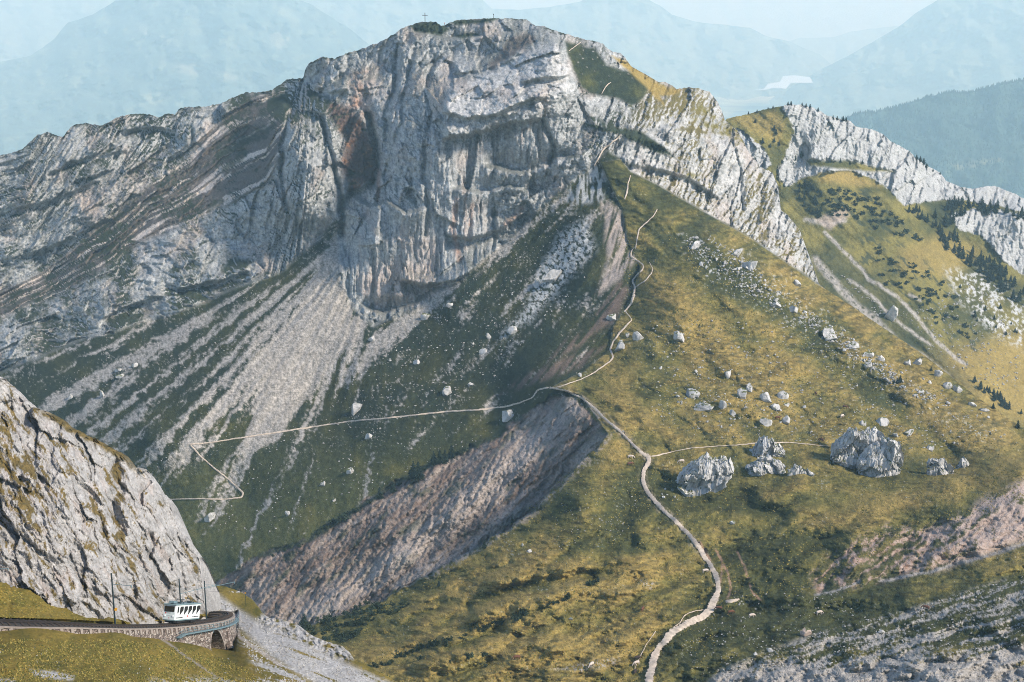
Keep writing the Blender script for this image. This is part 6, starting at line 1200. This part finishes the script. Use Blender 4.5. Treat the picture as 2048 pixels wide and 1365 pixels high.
def skin(name, verts, edges, radii, mat, sub=1, root=0):
    me = bpy.data.meshes.new(name); me.from_pydata(verts, edges, []); o = bpy.data.objects.new(name, me); COL.objects.link(o)
    md = o.modifiers.new('s', 'SKIN'); 
    for q, r in zip(me.skin_vertices[0].data, radii): q.radius = r if isinstance(r, tuple) else (r, r)
    me.skin_vertices[0].data[root].use_root = True
    ms = o.modifiers.new('u', 'SUBSURF'); ms.levels = sub; ms.render_levels = sub
    dg = bpy.context.evaluated_depsgraph_get(); m2 = bpy.data.meshes.new_from_object(o.evaluated_get(dg)); bpy.data.objects.remove(o)
    m2.materials.clear(); m2.materials.append(mat); m2.polygons.foreach_set('use_smooth', [True] * len(m2.polygons)); m2.name = name; return m2
def cow_mesh(mat, graze=True):
    v = [(0, 0, 1.12), (.55, 0, 1.10), (.85, 0, 1.12), (-.55, 0, 1.12), (-.85, 0, 1.14)]
    e = [(0, 1), (1, 2), (0, 3), (3, 4)]; r = [(.36, .40), (.34, .40), (.24, .30), (.33, .38), (.24, .28)]
    def ad(p, q, rr): v.append(q); e.append((p, len(v) - 1)); r.append(rr); return len(v) - 1
    n = ad(2, (1.15, 0, .95 if graze else 1.3), .17); h = ad(n, (1.42, 0, .55 if graze else 1.45), .15); h = ad(h, (1.58, 0, .22 if graze else 1.3), .09)
    for y in (-.2, .2):
        a_ = ad(1, (.68, y, .75), .13); a_ = ad(a_, (.70, y, .42), .07); a_ = ad(a_, (.68, y, .02), .06)
        a_ = ad(3, (-.70, y, .80), .17); a_ = ad(a_, (-.82, y, .45), .075); a_ = ad(a_, (-.72, y, .02), .06)
    t = ad(4, (-1.0, 0, 1.05), .04); ad(t, (-1.06, 0, .5), .025)
    return skin('cow', v, e, r, mat)
CM_ = {'b': cow_mesh(M_COWB), 'd': cow_mesh(M_COWD), 'w': cow_mesh(M_COWW), 'B': cow_mesh(M_COWB, False)}
for u, v, k, lb in [(1034,1320,'b','reddish brown cow lying low on the front pasture left of the path'),(1183,1334,'w','cream cow near the bottom stones left of the path'),(1275,1321,'d','dark cow beside the thin side track near the bottom'),(1273,1331,'w','pale cow just below the dark one by the side track'),
 (1270,1349,'d','dark cow closest to the bottom border beside the path'),(1285,1223,'b','brown cow on the knoll left of the path bend'),(1260,932,'b','brown cow on the grass left of the path fork'),(1261,918,'w','cream cow above the brown one left of the path fork'),(1363,927,'w','cream cow grazing above the slanting crag'),
 (1410,1146,'w','pale cow standing left of the path above the bend'),(1438,1221,'b','brown cow at the inner side of the path bend'),(1461,1229,'b','brown cow right of the path bend'),(1503,1236,'w','tan cow on the dark green slope right of the bend'),(1852,1220,'b','brown cow alone on the dark slope at the right'),
 (1555,840,'B','red brown cow near the leaning wedge boulder'),(1643,884,'b','red brown cow above the thin path between the crags'),(1690,818,'b','brown cow on the slope above the biggest crag'),(1684,836,'w','pale cow just under the brown one above the biggest crag'),(1631,791,'B','brown cow right of the twin peaked boulder'),(1800,911,'d','dark cow right of the rugged crag'),(1638,1230,'w','tan cow among stones on the dark green slope')]:
    p = S_MAIN(u, v); o = bpy.data.objects.new('cow', CM_[k]); COL.objects.link(o); o.location = p; o.rotation_euler = (0, 0, (u * 11.3) % 6.28 if (u % 3) else .3); o.scale = (1.3,) * 3 if v > 1000 else (1.5,) * 3; tag(o, lb, 'cow', 'cows grazing on the pastures')
# walkers
SKIN_ = simple_mat('skin', (.50, .30, .22), .7, var=.05, bump=0)
def person(u, v, hpx, jc, tc, label, surf=S_MAIN, stride=.16):
    p = surf(u, v); S_ = hpx * px(p) / 1.75 if hpx else 1
    v_ = [(0, 0, .95), (0, 0, 1.2), (0, 0, 1.42), (0, 0, 1.52), (0, 0, 1.66)]; e = [(0, 1), (1, 2), (2, 3), (3, 4)]; r = [(.15, .11), (.14, .10), (.16, .10), .06, (.095, .11)]
    def ad(pp, q, rr): v_.append(q); e.append((pp, len(v_) - 1)); r.append(rr); return len(v_) - 1
    for sg in (-1, 1):
        a_ = ad(0, (sg * .10, 0, .88), .10); a_ = ad(a_, (sg * .11, sg * stride * .6 - .03, .48), .065); a_ = ad(a_, (sg * .11, sg * stride, .08), .045); ad(a_, (sg * .12, sg * stride - .16, .03), .04)
        a_ = ad(2, (sg * .22, 0, 1.38), .06); a_ = ad(a_, (sg * .27, -sg * .06, 1.12), .045); a_ = ad(a_, (sg * .25, -sg * .14 - .05, .88), .035); ad(a_, (sg * .25, -sg * .14 - .08, .80), .03)
    me = skin('person', v_, e, r, SKIN_); me.materials.append(simple_mat('jacket', jc, .8, bump=0)); me.materials.append(simple_mat('trousers', tc, .8, bump=0)); me.materials.append(simple_mat('hair', (.04, .025, .015), .8, bump=0))
    for f_ in me.polygons:
        z = f_.center.z; y = f_.center.y
        f_.material_index = 3 if (z > 1.70 or (z > 1.58 and y > .03)) else 0 if z > 1.5 else 1 if z > .98 or (abs(f_.center.x) > .19 and z > .85) else 2 if z > .02 else 2
    o = bpy.data.objects.new('person', me); COL.objects.link(o); o.location = p; o.scale = (S_,) * 3; o.rotation_euler = (0, 0, (u * 3.1) % 6.28); tag(o, label, 'person'); return o
person(889, 51, 6, (.65, .16, .04), (.05, .05, .06), 'person in an orange jacket just right of the summit cross')
person(1246, 868, 8, (.12, .22, .35), (.04, .04, .05), 'person in a blue jacket walking on the path above the fork')
person(1249, 870, 8, (.05, .05, .06), (.10, .09, .08), 'person in dark clothes walking right behind the blue jacket')
person(1269, 592, 6, (.06, .06, .07), (.05, .05, .06), 'person in dark clothes on the crest path at its widest')
person(1271, 300 if False else 596, 6, (.30, .30, .32), (.05, .05, .06), 'person in a grey top just below the dark clothed one on the crest path')
# railings and poles on the near hillside
for u, v, h, c in [(492,1213,30,True),(470,1232,14,False),(452,1222,12,False)]:
    p = S_HILL(u, v); s = px(p); o = empty('fence_post', p); tag(o, {492:'tall thin post with a yellow tip on the grassy knoll beyond the viaduct',470:'thin grey post beside the gravel right of the viaduct',452:'thinnest grey post just behind the track bend'}[u], 'post')
    MB().bar((0, 0, -.5), (0, 0, h * s), .05, 6).build('shaft', M_POLE, o)
    if c: MB().box(-.15, .15, -.03, .03, h * s - .5, h * s - .1).build('yellow_tip', M_YEL, o)
# ================================================================== LABELS: things that share one are told apart by their order
ONES = 'first second third fourth fifth sixth seventh eighth ninth tenth eleventh twelfth thirteenth fourteenth fifteenth sixteenth seventeenth eighteenth nineteenth'.split()
TENS = {2: ('twentieth', 'twenty'), 3: ('thirtieth', 'thirty'), 4: ('fortieth', 'forty'), 5: ('fiftieth', 'fifty'), 6: ('sixtieth', 'sixty'), 7: ('seventieth', 'seventy'), 8: ('eightieth', 'eighty'), 9: ('ninetieth', 'ninety')}
def ordinal(n):
    if n < 20: return ONES[n - 1]
    t, r = divmod(n, 10); return TENS[t][0] if r == 0 else TENS[t][1] + '-' + ONES[r - 1]
same = {}
for o in SC.objects:
    if o.parent is None and 'label' in o and 'group' in o: same.setdefault((o['label'], o['group']), []).append(o)
def scr(o):
    p = o.location; return p.x / (p.y * cp - p.z * sp)
for (lb, g), L_ in same.items():
    if len(L_) < 2: continue
    if len(L_) > 99: continue
    L_.sort(key=scr); words = lb.split()
    for i, o in enumerate(L_): o['label'] = ordinal(i + 1) + ' from the left, ' + ' '.join(words[:12])
# ================================================================== HAZE
def haze():
    m = bpy.data.materials.new('haze_air'); m.use_nodes = True; t = m.node_tree; t.nodes.clear()
    o = t.nodes.new('ShaderNodeOutputMaterial'); v = t.nodes.new('ShaderNodeVolumePrincipled')
    v.inputs['Color'].default_value = (0.50, 0.79, 0.94, 1); v.inputs['Absorption Color'].default_value = (1, 1, 1, 1)
    v.inputs['Density'].default_value = 1 / 14000.0; v.inputs['Anisotropy'].default_value = 0.0
    t.links.new(v.outputs[0], o.inputs['Volume'])
    bm = bmesh.new(); bmesh.ops.create_cube(bm, size=1); me = bpy.data.meshes.new('haze')
    x0, x1, y0, y1, z0, z1 = -39000, 44000, -5000, 63000, -2240, 160
    for q in bm.verts: q.co = ((x0 + x1) / 2 + q.co.x * (x1 - x0), (y0 + y1) / 2 + q.co.y * (y1 - y0), (z0 + z1) / 2 + q.co.z * (z1 - z0))
    bm.to_mesh(me); bm.free(); me.materials.append(m)
    h = bpy.data.objects.new('haze', me); COL.objects.link(h); tag(h, 'thin blue summer haze filling the air', 'haze', kind='stuff')
haze()
